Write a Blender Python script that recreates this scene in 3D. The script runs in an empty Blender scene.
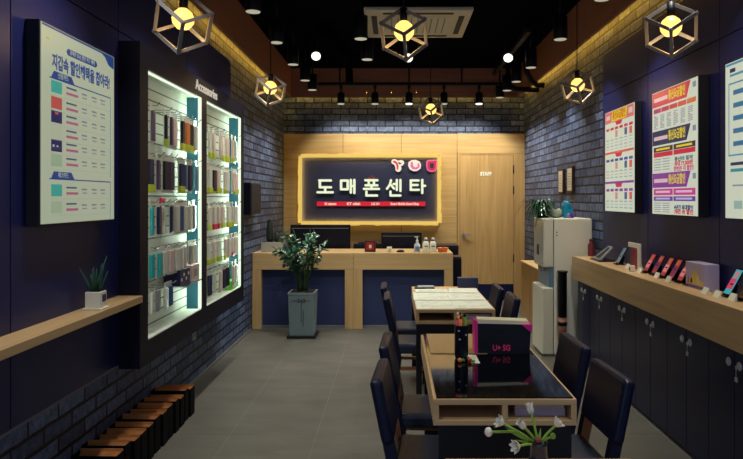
import bpy, bmesh, math, random
from mathutils import Vector, Matrix

random.seed(7)
PI = math.pi
S = bpy.context.scene
COL = S.collection

# ------------------------------------------------------------------ camera, world, exposure
cam_d = bpy.data.cameras.new('camera')
cam = bpy.data.objects.new('camera', cam_d)
COL.objects.link(cam)
cam.location = (0, 0, 1.5)
cam.rotation_euler = (PI / 2, 0, 0)
cam_d.sensor_width = 36
cam_d.lens = 36 * 650 / 743
cam_d.shift_x = -(394.5 - 371.5) / 743
cam_d.shift_y = -(229.5 - 198.5) / 743
cam_d.clip_start = 0.05
S.camera = cam

W = bpy.data.worlds.new('world')
S.world = W
W.use_nodes = True
W.node_tree.nodes['Background'].inputs[0].default_value = (0.40, 0.53, 0.82, 1)
W.node_tree.nodes['Background'].inputs[1].default_value = 0.70

vs = S.view_settings
vs.view_transform = 'Standard'
vs.look = 'None'
vs.exposure = 0.13
vs.gamma = 1.0
vs.use_curve_mapping = False

# lamp powers in one place
P_DOWN = 62.0        # ceiling downlights
P_TRACK = 48.0       # track spotlights on the back wall
P_PENDANT = 1.6      # caged bulbs
E_BULB = 2.2
E_COVE = 9.0         # led strip under the wood band
P_CAB = 2.5          # led lamps on the jambs of the accessory bays
E_CAB = 0.9          # led strips in the accessory cabinet


# ------------------------------------------------------------------ colours and materials
def lin(c):
    c = c / 255.0
    return c / 12.92 if c <= 0.04045 else ((c + 0.055) / 1.055) ** 2.4


def rgb(r, g, b):
    return (lin(r), lin(g), lin(b), 1)


MATS = {}


def mat(name, col, rough=0.5, metal=0.0, spec=0.5, coat=0.0, noise=0.0, nscale=30.0, bump=0.0, trans=0.0, ior=1.45):
    if name in MATS:
        return MATS[name]
    m = bpy.data.materials.new(name)
    m.use_nodes = True
    nt = m.node_tree
    b = nt.nodes['Principled BSDF']
    b.inputs['Base Color'].default_value = col
    b.inputs['Roughness'].default_value = rough
    b.inputs['Metallic'].default_value = metal
    b.inputs['Specular IOR Level'].default_value = spec
    b.inputs['Coat Weight'].default_value = coat
    b.inputs['Transmission Weight'].default_value = trans
    b.inputs['IOR'].default_value = ior
    tc = nt.nodes.new('ShaderNodeTexCoord')
    nz = nt.nodes.new('ShaderNodeTexNoise')
    nz.inputs['Scale'].default_value = nscale
    nz.inputs['Detail'].default_value = 4
    nt.links.new(tc.outputs['Object'], nz.inputs['Vector'])
    if noise > 0:
        mx = nt.nodes.new('ShaderNodeMix')
        mx.data_type = 'RGBA'
        mx.inputs[6].default_value = tuple(c * (1 - noise) for c in col[:3]) + (1,)
        mx.inputs[7].default_value = tuple(min(1, c * (1 + noise)) for c in col[:3]) + (1,)
        nt.links.new(nz.outputs['Fac'], mx.inputs[0])
        nt.links.new(mx.outputs[2], b.inputs['Base Color'])
    if bump > 0:
        bp = nt.nodes.new('ShaderNodeBump')
        bp.inputs['Strength'].default_value = bump
        bp.inputs['Distance'].default_value = 0.01
        nt.links.new(nz.outputs['Fac'], bp.inputs['Height'])
        nt.links.new(bp.outputs['Normal'], b.inputs['Normal'])
    MATS[name] = m
    return m


def emit(name, col, strength):
    if name in MATS:
        return MATS[name]
    m = bpy.data.materials.new(name)
    m.use_nodes = True
    nt = m.node_tree
    b = nt.nodes['Principled BSDF']
    b.inputs['Base Color'].default_value = tuple(c * 0.15 for c in col[:3]) + (1,)
    b.inputs['Emission Color'].default_value = col
    b.inputs['Emission Strength'].default_value = strength
    b.inputs['Roughness'].default_value = 0.4
    MATS[name] = m
    return m


def wood(name, c1, c2, axis='X', scale=1.0, rough=0.42, seams=None):
    """long grain along the given axis, in object space"""
    m = bpy.data.materials.new(name)
    m.use_nodes = True
    nt = m.node_tree
    N, L = nt.nodes, nt.links
    b = N['Principled BSDF']
    b.inputs['Roughness'].default_value = rough
    tc = N.new('ShaderNodeTexCoord')
    mp = N.new('ShaderNodeMapping')
    s = {'X': (1.2, 28, 28), 'Y': (28, 1.2, 28), 'Z': (28, 28, 1.2)}[axis]
    mp.inputs['Scale'].default_value = tuple(v * scale for v in s)
    L.new(tc.outputs['Object'], mp.inputs['Vector'])
    nz = N.new('ShaderNodeTexNoise')
    nz.inputs['Scale'].default_value = 1.0
    nz.inputs['Detail'].default_value = 5
    nz.inputs['Distortion'].default_value = 0.6
    L.new(mp.outputs['Vector'], nz.inputs['Vector'])
    cr = N.new('ShaderNodeValToRGB')
    cr.color_ramp.elements[0].position = 0.30
    cr.color_ramp.elements[0].color = c1
    cr.color_ramp.elements[1].position = 0.72
    cr.color_ramp.elements[1].color = c2
    L.new(nz.outputs['Fac'], cr.inputs['Fac'])
    L.new(cr.outputs['Color'], b.inputs['Base Color'])
    bp = N.new('ShaderNodeBump')
    bp.inputs['Strength'].default_value = 0.08
    bp.inputs['Distance'].default_value = 0.004
    L.new(nz.outputs['Fac'], bp.inputs['Height'])
    L.new(bp.outputs['Normal'], b.inputs['Normal'])
    return m


def brick(name, horiz):
    """charcoal blue split-face brick; horiz = world axis that runs along the wall"""
    m = bpy.data.materials.new(name)
    m.use_nodes = True
    nt = m.node_tree
    N, L = nt.nodes, nt.links
    b = N['Principled BSDF']
    tc = N.new('ShaderNodeTexCoord')
    sp = N.new('ShaderNodeSeparateXYZ')
    L.new(tc.outputs['Object'], sp.inputs[0])
    cb = N.new('ShaderNodeCombineXYZ')
    L.new(sp.outputs[horiz], cb.inputs[0])
    L.new(sp.outputs['Z'], cb.inputs[1])
    wob = N.new('ShaderNodeTexNoise')
    wob.inputs['Scale'].default_value = 9
    L.new(tc.outputs['Object'], wob.inputs['Vector'])
    wv = N.new('ShaderNodeVectorMath')
    wv.operation = 'MULTIPLY_ADD'
    wv.inputs[1].default_value = (0.012, 0.010, 0)
    L.new(wob.outputs['Color'], wv.inputs[0])
    L.new(cb.outputs[0], wv.inputs[2])
    bt = N.new('ShaderNodeTexBrick')
    bt.inputs['Scale'].default_value = 1.0
    bt.inputs['Brick Width'].default_value = 0.265
    bt.inputs['Row Height'].default_value = 0.086
    bt.inputs['Mortar Size'].default_value = 0.010
    bt.inputs['Mortar Smooth'].default_value = 0.25
    bt.inputs['Bias'].default_value = -0.1
    bt.inputs['Color1'].default_value = rgb(56, 72, 106)
    bt.inputs['Color2'].default_value = rgb(104, 124, 160)
    bt.inputs['Mortar'].default_value = rgb(6, 8, 17)
    L.new(wv.outputs[0], bt.inputs['Vector'])
    nz = N.new('ShaderNodeTexNoise')
    nz.inputs['Scale'].default_value = 22
    nz.inputs['Detail'].default_value = 8
    nz.inputs['Roughness'].default_value = 0.7
    L.new(tc.outputs['Object'], nz.inputs['Vector'])
    cr = N.new('ShaderNodeValToRGB')
    cr.color_ramp.elements[0].position = 0.35
    cr.color_ramp.elements[0].color = (0.48, 0.48, 0.49, 1)
    cr.color_ramp.elements[1].position = 0.72
    cr.color_ramp.elements[1].color = (1.75, 1.75, 1.75, 1)
    L.new(nz.outputs['Fac'], cr.inputs['Fac'])
    mx = N.new('ShaderNodeMix')
    mx.data_type = 'RGBA'
    mx.blend_type = 'MULTIPLY'
    mx.inputs[0].default_value = 1.0
    L.new(bt.outputs['Color'], mx.inputs[6])
    L.new(cr.outputs['Color'], mx.inputs[7])
    L.new(mx.outputs[2], b.inputs['Base Color'])
    b.inputs['Roughness'].default_value = 0.55
    inv = N.new('ShaderNodeMath')
    inv.operation = 'MULTIPLY_ADD'
    inv.inputs[1].default_value = -1.0
    L.new(bt.outputs['Fac'], inv.inputs[0])
    ad = N.new('ShaderNodeMath')
    ad.operation = 'MULTIPLY'
    ad.inputs[1].default_value = 0.55
    L.new(nz.outputs['Fac'], ad.inputs[0])
    L.new(ad.outputs[0], inv.inputs[2])
    bp = N.new('ShaderNodeBump')
    bp.inputs['Strength'].default_value = 0.9
    bp.inputs['Distance'].default_value = 0.012
    L.new(inv.outputs[0], bp.inputs['Height'])
    L.new(bp.outputs['Normal'], b.inputs['Normal'])
    return m


def tile(name):
    m = bpy.data.materials.new(name)
    m.use_nodes = True
    nt = m.node_tree
    N, L = nt.nodes, nt.links
    b = N['Principled BSDF']
    tc = N.new('ShaderNodeTexCoord')
    mp = N.new('ShaderNodeMapping')
    mp.inputs['Location'].default_value = (0.495 + 0.55 * 4, 0.3, 0)
    L.new(tc.outputs['Object'], mp.inputs['Vector'])
    bt = N.new('ShaderNodeTexBrick')
    bt.offset = 0.0
    bt.inputs['Scale'].default_value = 1.0
    bt.inputs['Brick Width'].default_value = 0.55
    bt.inputs['Row Height'].default_value = 1.1
    bt.inputs['Mortar Size'].default_value = 0.0035
    bt.inputs['Mortar Smooth'].default_value = 0.3
    bt.inputs['Color1'].default_value = rgb(100, 98, 88)
    bt.inputs['Color2'].default_value = rgb(95, 93, 84)
    bt.inputs['Mortar'].default_value = rgb(114, 111, 100)
    L.new(mp.outputs['Vector'], bt.inputs['Vector'])
    nz = N.new('ShaderNodeTexNoise')
    nz.inputs['Scale'].default_value = 2.4
    nz.inputs['Detail'].default_value = 8
    nz.inputs['Roughness'].default_value = 0.65
    mp2 = N.new('ShaderNodeMapping')
    mp2.inputs['Scale'].default_value = (1, 2.2, 1)
    L.new(tc.outputs['Object'], mp2.inputs['Vector'])
    L.new(mp2.outputs['Vector'], nz.inputs['Vector'])
    cr = N.new('ShaderNodeValToRGB')
    cr.color_ramp.elements[0].position = 0.3
    cr.color_ramp.elements[0].color = (0.72, 0.72, 0.72, 1)
    cr.color_ramp.elements[1].position = 0.7
    cr.color_ramp.elements[1].color = (1.08, 1.08, 1.08, 1)
    L.new(nz.outputs['Fac'], cr.inputs['Fac'])
    mx = N.new('ShaderNodeMix')
    mx.data_type = 'RGBA'
    mx.blend_type = 'MULTIPLY'
    mx.inputs[0].default_value = 1.0
    L.new(bt.outputs['Color'], mx.inputs[6])
    L.new(cr.outputs['Color'], mx.inputs[7])
    L.new(mx.outputs[2], b.inputs['Base Color'])
    b.inputs['Roughness'].default_value = 0.5
    b.inputs['Specular IOR Level'].default_value = 0.35
    return m


# wood tones
M_wall_wood = wood('wall_ash_wood', rgb(178, 144, 90), rgb(200, 167, 110), 'X')
M_door_wood = wood('door_ash_wood', rgb(174, 138, 84), rgb(198, 162, 104), 'Z')
M_band_wood = wood('reddish_plank_wood', rgb(140, 92, 70), rgb(166, 112, 84), 'X')
M_counter = wood('counter_oak', rgb(198, 163, 107), rgb(216, 183, 126), 'X')
M_counter_v = wood('counter_oak_upright', rgb(198, 163, 107), rgb(216, 183, 126), 'Z')
M_shelf = wood('shelf_oak', rgb(192, 158, 112), rgb(212, 178, 128), 'Y')
M_table = wood('table_oak', rgb(200, 164, 116), rgb(216, 182, 134), 'X')
M_table_y = wood('table_oak_side', rgb(200, 164, 116), rgb(216, 182, 134), 'Y')
M_part = wood('partition_oak', rgb(178, 138, 84), rgb(202, 162, 102), 'Z')
M_chairwood = wood('chair_beech', rgb(168, 108, 62), rgb(186, 124, 72), 'Z')
# plain materials
M_floor = tile('grey_olive_tile')
M_brickY = brick('charcoal_brick_side', 'Y')
M_brickX = brick('charcoal_brick_back', 'X')
M_navy = mat('navy_panel', rgb(26, 31, 84), 0.42, noise=0.12, nscale=3)
M_navyseam = mat('panel_gap_black', rgb(8, 9, 16), 0.8)
M_counternavy = mat('counter_navy', rgb(48, 58, 98), 0.5, noise=0.1, nscale=5)
M_locker = mat('locker_navy', rgb(19, 27, 68), 0.3, spec=0.35, noise=0.1, nscale=4)
M_black = mat('black_paint', rgb(22, 22, 30), 0.5)
M_blackm = mat('black_metal', rgb(14, 15, 24), 0.5, spec=0.25)
M_ceil = mat('black_ceiling', rgb(7, 8, 17), 0.95, spec=0.02, noise=0.2, nscale=6)
M_plastic_black = mat('black_plastic', rgb(14, 16, 28), 0.35, spec=0.3)
M_screen = mat('dark_screen', rgb(12, 16, 34), 0.12)
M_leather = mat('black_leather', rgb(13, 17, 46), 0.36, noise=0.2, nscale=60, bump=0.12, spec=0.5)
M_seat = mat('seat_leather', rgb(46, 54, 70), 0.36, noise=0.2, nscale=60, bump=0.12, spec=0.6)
M_legblack = mat('black_leg_wood', rgb(24, 23, 28), 0.45)
M_glass_top = mat('black_glass_top', rgb(4, 5, 9), 0.045, spec=0.4)
M_white = mat('white_plastic', rgb(236, 234, 214), 0.4)
M_white2 = mat('offwhite_plastic', rgb(224, 222, 200), 0.4)
M_panelglass = mat('pale_glass_panel', rgb(176, 190, 188), 0.15)
M_bluegrey = mat('dispenser_blue_recess', rgb(110, 138, 158), 0.3)
M_paper = mat('paper_white', rgb(226, 228, 206), 0.8)
M_paper2 = mat('paper_cream', rgb(216, 214, 188), 0.8)
M_ink = mat('printed_ink', rgb(90, 92, 96), 0.8)
M_lilac = mat('lilac_paper', rgb(196, 176, 190), 0.7)
M_kraft = mat('kraft_paper', rgb(190, 126, 68), 0.75, noise=0.18, nscale=18, bump=0.4)
M_bagblack = mat('bag_black_paper', rgb(10, 10, 15), 0.75, spec=0.15, noise=0.2, nscale=12, bump=0.3)
M_magenta = mat('magenta_print', rgb(226, 34, 140), 0.45)
M_pinkprint = mat('pink_print', rgb(238, 60, 110), 0.45)
M_bagfront = mat('bag_glossy_black', rgb(12, 12, 18), 0.3, spec=0.25, noise=0.15, nscale=14, bump=0.25)
M_cream = mat('cream_paper', rgb(224, 214, 178), 0.7)
M_slat = mat('slatwall_white', rgb(226, 232, 218), 0.5)
M_groove = mat('slatwall_groove', rgb(96, 120, 118), 0.6)
M_teal = mat('cabinet_teal_side', rgb(36, 96, 120), 0.5)
M_chrome = mat('chrome', rgb(200, 200, 205), 0.2, metal=1.0)
M_cageM = mat('cage_pale_metal', rgb(128, 124, 122), 0.45, metal=0.2)
M_acw = mat('aircon_white', rgb(196, 192, 172), 0.5)
M_acgap = mat('aircon_slot', rgb(48, 46, 44), 0.7)
M_leaf = mat('leaf_dark_green', rgb(38, 84, 58), 0.28, noise=0.35, nscale=25)
M_leaf2 = mat('leaf_blue_green', rgb(52, 96, 72), 0.4, noise=0.3, nscale=25)
M_leafl = mat('leaf_fresh_green', rgb(132, 172, 60), 0.45, noise=0.2, nscale=25)
M_stem = mat('stem_green', rgb(58, 92, 48), 0.5)
M_soil = mat('soil', rgb(38, 30, 26), 0.95, noise=0.4, nscale=90, bump=0.6)
M_pot = mat('pot_grey_green', rgb(128, 146, 148), 0.5, noise=0.06, nscale=12)
M_potline = mat('pot_silver_line', rgb(60, 66, 72), 0.35)
M_concrete = mat('planter_grey', rgb(168, 170, 158), 0.7, noise=0.1, nscale=20)
M_flower = mat('flower_white', rgb(232, 230, 214), 0.55)
M_glassy = mat('clear_glass', (0.95, 0.98, 0.97, 1), 0.05, trans=1.0)
M_vase = mat('dark_glass_vase', rgb(34, 38, 56), 0.1, spec=0.7)
M_red = mat('red_paint', rgb(168, 34, 40), 0.4)
M_darkred = mat('dark_red_plastic', rgb(116, 40, 48), 0.4)
M_orange = mat('orange_plastic', rgb(226, 122, 62), 0.4)
M_yellow = mat('yellow_plastic', rgb(232, 196, 48), 0.4)
M_green = mat('green_plastic', rgb(84, 160, 60), 0.4)
M_blue = mat('bright_blue_plastic', rgb(28, 150, 190), 0.35)
M_purple = mat('purple_plastic', rgb(96, 74, 170), 0.4)
M_brownframe = mat('brown_frame', rgb(70, 42, 32), 0.5)
M_brownpaper = mat('paper_cup_brown', rgb(150, 102, 76), 0.6)
M_lavbox = mat('lavender_box', rgb(186, 170, 200), 0.5)
M_gold = mat('gold_print', rgb(226, 190, 84), 0.4)
M_grey = mat('mid_grey', rgb(120, 122, 126), 0.5)
M_lgrey = mat('light_grey', rgb(176, 178, 176), 0.5)
M_phone = mat('phone_black', rgb(12, 12, 18), 0.15)
M_trimgrey = mat('mortar_grey_trim', rgb(120, 122, 134), 0.7)
# lamps
M_lens = emit('lens_glow', rgb(236, 232, 206), 0.42)
M_lensb = emit('lens_glow_bright', rgb(246, 242, 220), 2.2)
M_bulb = emit('bulb_glow', (0.85, 0.48, 0.11, 1), E_BULB)
M_cove = emit('cove_led', (1.0, 0.55, 0.06, 1), E_COVE)
M_cab = emit('cabinet_led', (0.86, 1.0, 0.80, 1), E_CAB)
M_signedge = emit('sign_edge_led', (0.66, 0.45, 0.10, 1), 1.0)
M_signface = mat('sign_face_navy', rgb(24, 31, 62), 0.7)
M_letter = emit('letter_glow', rgb(232, 240, 206), 0.85)
M_signred = emit('sign_red_strip', rgb(214, 30, 52), 0.75)
M_logo_w = emit('logo_white', rgb(246, 226, 206), 0.85)
M_logo_r = emit('logo_red', rgb(210, 44, 70), 0.8)
M_logo_p = emit('logo_pink', rgb(222, 110, 160), 0.85)


# ------------------------------------------------------------------ mesh helpers
class MB:
    """collects shapes into one bmesh, several material slots allowed"""

    def __init__(self):
        self.bm = bmesh.new()
        self.mats = []

    def _slot(self, m):
        if m is None:
            return 0
        if m not in self.mats:
            self.mats.append(m)
        return self.mats.index(m)

    def faces_of(self, geom, m):
        s = self._slot(m)
        for f in geom:
            f.material_index = s

    def box(self, x0, x1, y0, y1, z0, z1, m=None, bev=0.0, seg=2, M=None):
        bm = self.bm
        tmp = bmesh.new()
        bmesh.ops.create_cube(tmp, size=1)
        for v in tmp.verts:
            v.co = Vector(((x0 + x1) / 2 + v.co.x * (x1 - x0), (y0 + y1) / 2 + v.co.y * (y1 - y0), (z0 + z1) / 2 + v.co.z * (z1 - z0)))
        if bev > 0:
            bmesh.ops.bevel(tmp, geom=list(tmp.edges), offset=bev, segments=seg, profile=0.5, affect='EDGES', clamp_overlap=True)
        self._merge(tmp, m, M)
        return self

    def _merge(self, tmp, m, M=None):
        s = self._slot(m)
        vm = {}
        for v in tmp.verts:
            co = M @ v.co if M is not None else v.co
            vm[v] = self.bm.verts.new(co)
        for f in tmp.faces:
            try:
                nf = self.bm.faces.new([vm[v] for v in f.verts])
                nf.material_index = s
                nf.smooth = f.smooth
            except ValueError:
                pass
        tmp.free()

    def hexa(self, pts, m=None):
        """8 points: bottom 4 ccw, top 4 ccw"""
        s = self._slot(m)
        v = [self.bm.verts.new(p) for p in pts]
        for q in ((3, 2, 1, 0), (4, 5, 6, 7), (0, 1, 5, 4), (1, 2, 6, 5), (2, 3, 7, 6), (3, 0, 4, 7)):
            f = self.bm.faces.new([v[i] for i in q])
            f.material_index = s
        return self

    def quad(self, pts, m=None, smooth=False):
        s = self._slot(m)
        f = self.bm.faces.new([self.bm.verts.new(p) for p in pts])
        f.material_index = s
        f.smooth = smooth
        return self

    def lathe(self, prof, c=(0, 0, 0), n=20, m=None, M=None, cap=True):
        """prof: list of (r, z)"""
        tmp = bmesh.new()
        rings = []
        for r, z in prof:
            rings.append([tmp.verts.new((c[0] + r * math.cos(2 * PI * i / n), c[1] + r * math.sin(2 * PI * i / n), c[2] + z)) for i in range(n)])
        for a, b in zip(rings, rings[1:]):
            for i in range(n):
                f = tmp.faces.new((a[i], a[(i + 1) % n], b[(i + 1) % n], b[i]))
                f.smooth = True
        if cap:
            tmp.faces.new(list(reversed(rings[0])))
            tmp.faces.new(rings[-1])
        self._merge(tmp, m, M)
        return self

    def cyl(self, p0, p1, r, n=12, m=None, r2=None):
        return self.tube([p0, p1], [r, r if r2 is None else r2], n, m)

    def tube(self, path, rad, n=8, m=None):
        path = [Vector(p) for p in path]
        if not isinstance(rad, (list, tuple)):
            rad = [rad] * len(path)
        tmp = bmesh.new()
        rings = []
        up = Vector((0, 0, 1))
        for i, p in enumerate(path):
            if i == 0:
                d = path[1] - p
            elif i == len(path) - 1:
                d = p - path[i - 1]
            else:
                d = path[i + 1] - path[i - 1]
            d.normalize()
            a = up if abs(d.dot(up)) < 0.95 else Vector((1, 0, 0))
            u = d.cross(a).normalized()
            w = u.cross(d)
            rings.append([tmp.verts.new(p + rad[i] * (math.cos(2 * PI * k / n) * u + math.sin(2 * PI * k / n) * w)) for k in range(n)])
        for a, b in zip(rings, rings[1:]):
            for k in range(n):
                f = tmp.faces.new((a[k], a[(k + 1) % n], b[(k + 1) % n], b[k]))
                f.smooth = n > 5
        tmp.faces.new(list(reversed(rings[0])))
        tmp.faces.new(rings[-1])
        bmesh.ops.recalc_face_normals(tmp, faces=list(tmp.faces))
        self._merge(tmp, m)
        return self

    def bar(self, p0, p1, w, m=None, d=None):
        """square bar between two points"""
        p0, p1 = Vector(p0), Vector(p1)
        ax = (p1 - p0).normalized()
        a = Vector((0, 0, 1)) if abs(ax.z) < 0.9 else Vector((1, 0, 0))
        u = ax.cross(a).normalized()
        v = ax.cross(u).normalized()
        hw, hd = w / 2, (d or w) / 2
        pts = [p + su * hw * u + sv * hd * v for p in (p0, p1) for su, sv in ((-1, -1), (1, -1), (1, 1), (-1, 1))]
        return self.hexa(pts, m)

    def prism(self, poly, y0, y1, m=None):
        """polygon in xz extruded along y"""
        s = self._slot(m)
        a = [self.bm.verts.new((x, y0, z)) for x, z in poly]
        b = [self.bm.verts.new((x, y1, z)) for x, z in poly]
        n = len(poly)
        fs = [self.bm.faces.new(a), self.bm.faces.new(list(reversed(b)))]
        for i in range(n):
            fs.append(self.bm.faces.new((a[i], b[i], b[(i + 1) % n], a[(i + 1) % n])))
        for f in fs:
            f.material_index = s
        return self

    def ball(self, c, r, m=None, n=14, sz=1.0):
        prof = [(max(1e-4, r * math.sin(PI * i / (n // 2 + 1))), -r * sz * math.cos(PI * i / (n // 2 + 1))) for i in range(n // 2 + 2)]
        return self.lathe(prof, c, n, m)

    def leaf(self, p, d, up, L, w, m=None, bend=0.15, seg=4, tip=0.0):
        """a curved blade with a slight fold, from p along d; two sided thin solid skipped"""
        s = self._slot(m)
        p, d, up = Vector(p), Vector(d).normalized(), Vector(up)
        side = d.cross(up)
        if side.length < 1e-4:
            side = d.cross(Vector((1, 0, 0)))
        side.normalize()
        nrm = side.cross(d).normalized()
        rows = []
        for i in range(seg + 1):
            t = i / seg
            c = p + d * L * t - nrm * L * bend * t * t
            ww = w * (math.sin(PI * min(1, t * 0.9 + 0.06)) ** 0.75) if tip == 0 else w * (1 - t) ** tip * min(1, 0.45 + t * 3)
            ww = max(ww, 0.0004)
            rows.append([self.bm.verts.new(c - side * ww / 2 + nrm * ww * 0.12), self.bm.verts.new(c - nrm * ww * 0.05), self.bm.verts.new(c + side * ww / 2 + nrm * ww * 0.12)])
        for a, b in zip(rows, rows[1:]):
            for k in (0, 1):
                f = self.bm.faces.new((a[k], a[k + 1], b[k + 1], b[k]))
                f.material_index = s
                f.smooth = True
        return self

    def build(self, name, m=None, parent=None, loc=None, rot=None, recalc=True):
        if recalc:
            bmesh.ops.recalc_face_normals(self.bm, faces=list(self.bm.faces))
        me = bpy.data.meshes.new(name)
        self.bm.to_mesh(me)
        self.bm.free()
        if self.mats:
            for k in self.mats:
                me.materials.append(k)
        elif m:
            me.materials.append(m)
        o = bpy.data.objects.new(name, me)
        COL.objects.link(o)
        if parent:
            o.parent = parent
        if loc:
            o.location = loc
        if rot:
            o.rotation_euler = rot
        return o


def thing(name, label, cat, loc=(0, 0, 0), rz=0.0, group=None):
    o = bpy.data.objects.new(name, None)
    o.empty_display_size = 0.1
    COL.objects.link(o)
    o.location = loc
    o.rotation_euler = (0, 0, rz)
    return tag(o, label, cat, group)


def tag(o, label, cat, group=None):
    o['label'] = label
    o['category'] = cat
    if group:
        o['group'] = group
    return o


def struct(name, mb, m=None):
    o = mb.build(name, m)
    o['kind'] = 'structure'
    return o


def dup(root, loc, rz=None, label=None):
    r = root.copy()
    COL.objects.link(r)
    r.location = loc
    if rz is not None:
        r.rotation_euler = (root.rotation_euler.x, root.rotation_euler.y, rz)
    if label:
        r['label'] = label

    def rec(src, dst):
        for ch in list(src.children):
            c = ch.copy()
            COL.objects.link(c)
            c.parent = dst
            rec(ch, c)
    rec(root, r)
    return r


def text(name, body, size, m, parent, loc, rot=(PI / 2, 0, 0), ext=0.001, bold=0.0, fit=None, align='CENTER', sx=1.0):
    """real lettering turned into a mesh; stands in the xz plane facing -y"""
    cu = bpy.data.curves.new(name, 'FONT')
    cu.body = body
    cu.size = size
    cu.extrude = ext
    cu.offset = bold
    cu.align_x = align
    cu.align_y = 'CENTER'
    cu.resolution_u = 3
    t = bpy.data.objects.new(name + '_tmp', cu)
    COL.objects.link(t)
    dg = bpy.context.evaluated_depsgraph_get()
    me = bpy.data.meshes.new_from_object(t.evaluated_get(dg))
    bpy.data.objects.remove(t)
    bpy.data.curves.remove(cu)
    if fit and me.vertices:
        xs = [v.co.x for v in me.vertices]
        k = fit / max(1e-6, max(xs) - min(xs))
        for v in me.vertices:
            v.co.x *= k
    me.materials.clear()
    me.materials.append(m)
    o = bpy.data.objects.new(name, me)
    COL.objects.link(o)
    o.parent = parent
    o.location = loc
    o.rotation_euler = rot
    return o


def spot(name, loc, target, power, size_deg, col, radius=0.04, blend=0.6, parent=None):
    ld = bpy.data.lights.new(name, 'SPOT')
    ld.energy = power
    ld.color = col
    ld.spot_size = math.radians(size_deg)
    ld.spot_blend = blend
    ld.shadow_soft_size = radius
    o = bpy.data.objects.new(name, ld)
    COL.objects.link(o)
    o.location = loc
    d = Vector(target) - Vector(loc)
    o.rotation_euler = d.to_track_quat('-Z', 'Y').to_euler()
    if parent:
        o.parent = parent
    return o


XL, XR, YB, YF, ZC = -1.64, 1.92, 9.65, -0.6, 3.41

# ------------------------------------------------------------------ the room
struct('floor', MB().box(XL - 0.1, XR + 0.1, YF, YB + 0.1, -0.1, 0), M_floor)
struct('ceiling', MB().box(XL - 0.1, XR + 0.1, YF, YB + 0.1, ZC, ZC + 0.1), M_ceil)
struct('wall_left', MB().box(XL - 0.1, XL, YF, YB + 0.1, 0, ZC), M_brickY)
struct('wall_right', MB().box(XR, XR + 0.1, YF, YB + 0.1, 0, ZC), M_brickY)
struct('wall_back', MB().box(XL, XR, YB, YB + 0.1, 0, ZC), M_brickX)


def cladding(name, xa, xb, sgn, y_end, y_seams, z0, z_seam, z1):
    """navy panels with gaps over a black backing"""
    mb = MB()
    back = xb - sgn * 0.012
    lo, hi = min(xa, back), max(xa, back)
    mb.box(lo, hi, YF, y_end, z0, z1, M_navyseam)
    ys = [YF] + y_seams + [y_end]
    zs = [z0, z_seam, z1]
    lo, hi = min(back, xb), max(back, xb)
    for a, b in zip(ys, ys[1:]):
        for c, d in zip(zs, zs[1:]):
            g = 0.004
            mb.box(lo, hi, a + (g if a > YF else 0), b - (g if b < y_end else 0), c + (g if c > z0 else 0), d - (g if d < z1 else 0), M_navy)
    return struct(name, mb)


cladding('wall_left_cladding', XL, -1.53, 1, 6.07, [0.56, 1.57, 2.59, 3.6, 4.79], 0.58, 2.43, 2.78)
cladding('wall_right_cladding', XR, 1.895, -1, 5.91, [0.6, 1.66, 2.72, 3.79, 4.86], 0.0, 2.43, 2.80)
struct('trim_1', MB().box(XL, -1.528, YF, 3.94, 0.565, 0.58, bev=0.002), M_trimgrey)
struct('baseboard_left', MB().box(XL, XL + 0.012, YF, 7.4, 0, 0.02), mat('baseboard_grey', rgb(120, 118, 104), 0.6))

# reddish plank band round the top of the walls, led strip behind its lower lip
b = MB()
for i in range(int((YB - YF) / 0.42) + 1):
    y0 = YF + i * 0.42
    y1 = min(YB, y0 + 0.417)
    if y1 - y0 > 0.02:
        b.box(XL + 0.105, XL + 0.13, y0, y1, 2.985, ZC)
struct('trim_2', b, M_band_wood)
b = MB()
for i in range(int((YB - YF) / 0.42) + 1):
    y0 = YF + i * 0.42
    y1 = min(YB, y0 + 0.417)
    if y1 - y0 > 0.02:
        b.box(XR - 0.13, XR - 0.105, y0, y1, 2.985, ZC)
struct('trim_3', b, M_band_wood)
b = MB()
for i in range(9):
    x0 = XL + 0.13 + i * 0.3667
    b.box(x0, x0 + 0.3647, YB - 0.12, YB - 0.095, 2.985, ZC)
struct('trim_4', b, M_band_wood)
led = MB().box(XL + 0.05, XL + 0.09, 2.0, YB - 0.12, 3.075, 3.085)
tag(led.build('cove_led_strip', M_cove), 'yellow led strip hidden under the wood band above the left brick wall', 'led strip')
led = MB().box(XR - 0.09, XR - 0.05, 2.0, YB - 0.12, 3.075, 3.085)
tag(led.build('cove_led_strip', M_cove), 'yellow led strip hidden under the wood band above the right brick wall', 'led strip')
led = MB().box(XL + 0.14, XR - 0.14, YB - 0.08, YB - 0.045, 3.06, 3.07)
tag(led.build('cove_led_strip', M_cove), 'yellow led strip hidden under the wood band above the back brick wall', 'led strip')

# wood cladding of the back wall with seams, the door let into it
b = MB()
YW = YB - 0.06
ZW = 2.457
b.box(XL, XR, YW + 0.012, YB, 0, ZW, M_navyseam)
xs = [-1.64, -0.76, 0.10, 0.925]
zs = [0, 1.22, 2.07, ZW]
g = 0.003
for a, c in zip(xs, xs[1:]):
    for z0, z1 in zip(zs, zs[1:]):
        b.box(a + g, c - g, YW, YW + 0.014, z0, z1 - g, M_wall_wood)
b.box(0.925 + g, XR, YW, YW + 0.014, 2.17, ZW, M_wall_wood)
b.box(1.79, XR, YW, YW + 0.014, 0, 2.17 - g, M_door_wood)
struct('wall_back_cladding', b)
d = MB().box(0.968, 1.752, YW - 0.008, YW + 0.012, 0.24, 2.14, M_door_wood)
door = struct('door_1', d)
fr = MB()
fr.box(0.93, 0.962, YW - 0.012, YW + 0.014, 0, 2.165)
fr.box(1.758, 1.786, YW - 0.012, YW + 0.014, 0, 2.165)
fr.box(0.962, 1.758, YW - 0.012, YW + 0.014, 2.146, 2.165)
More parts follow.
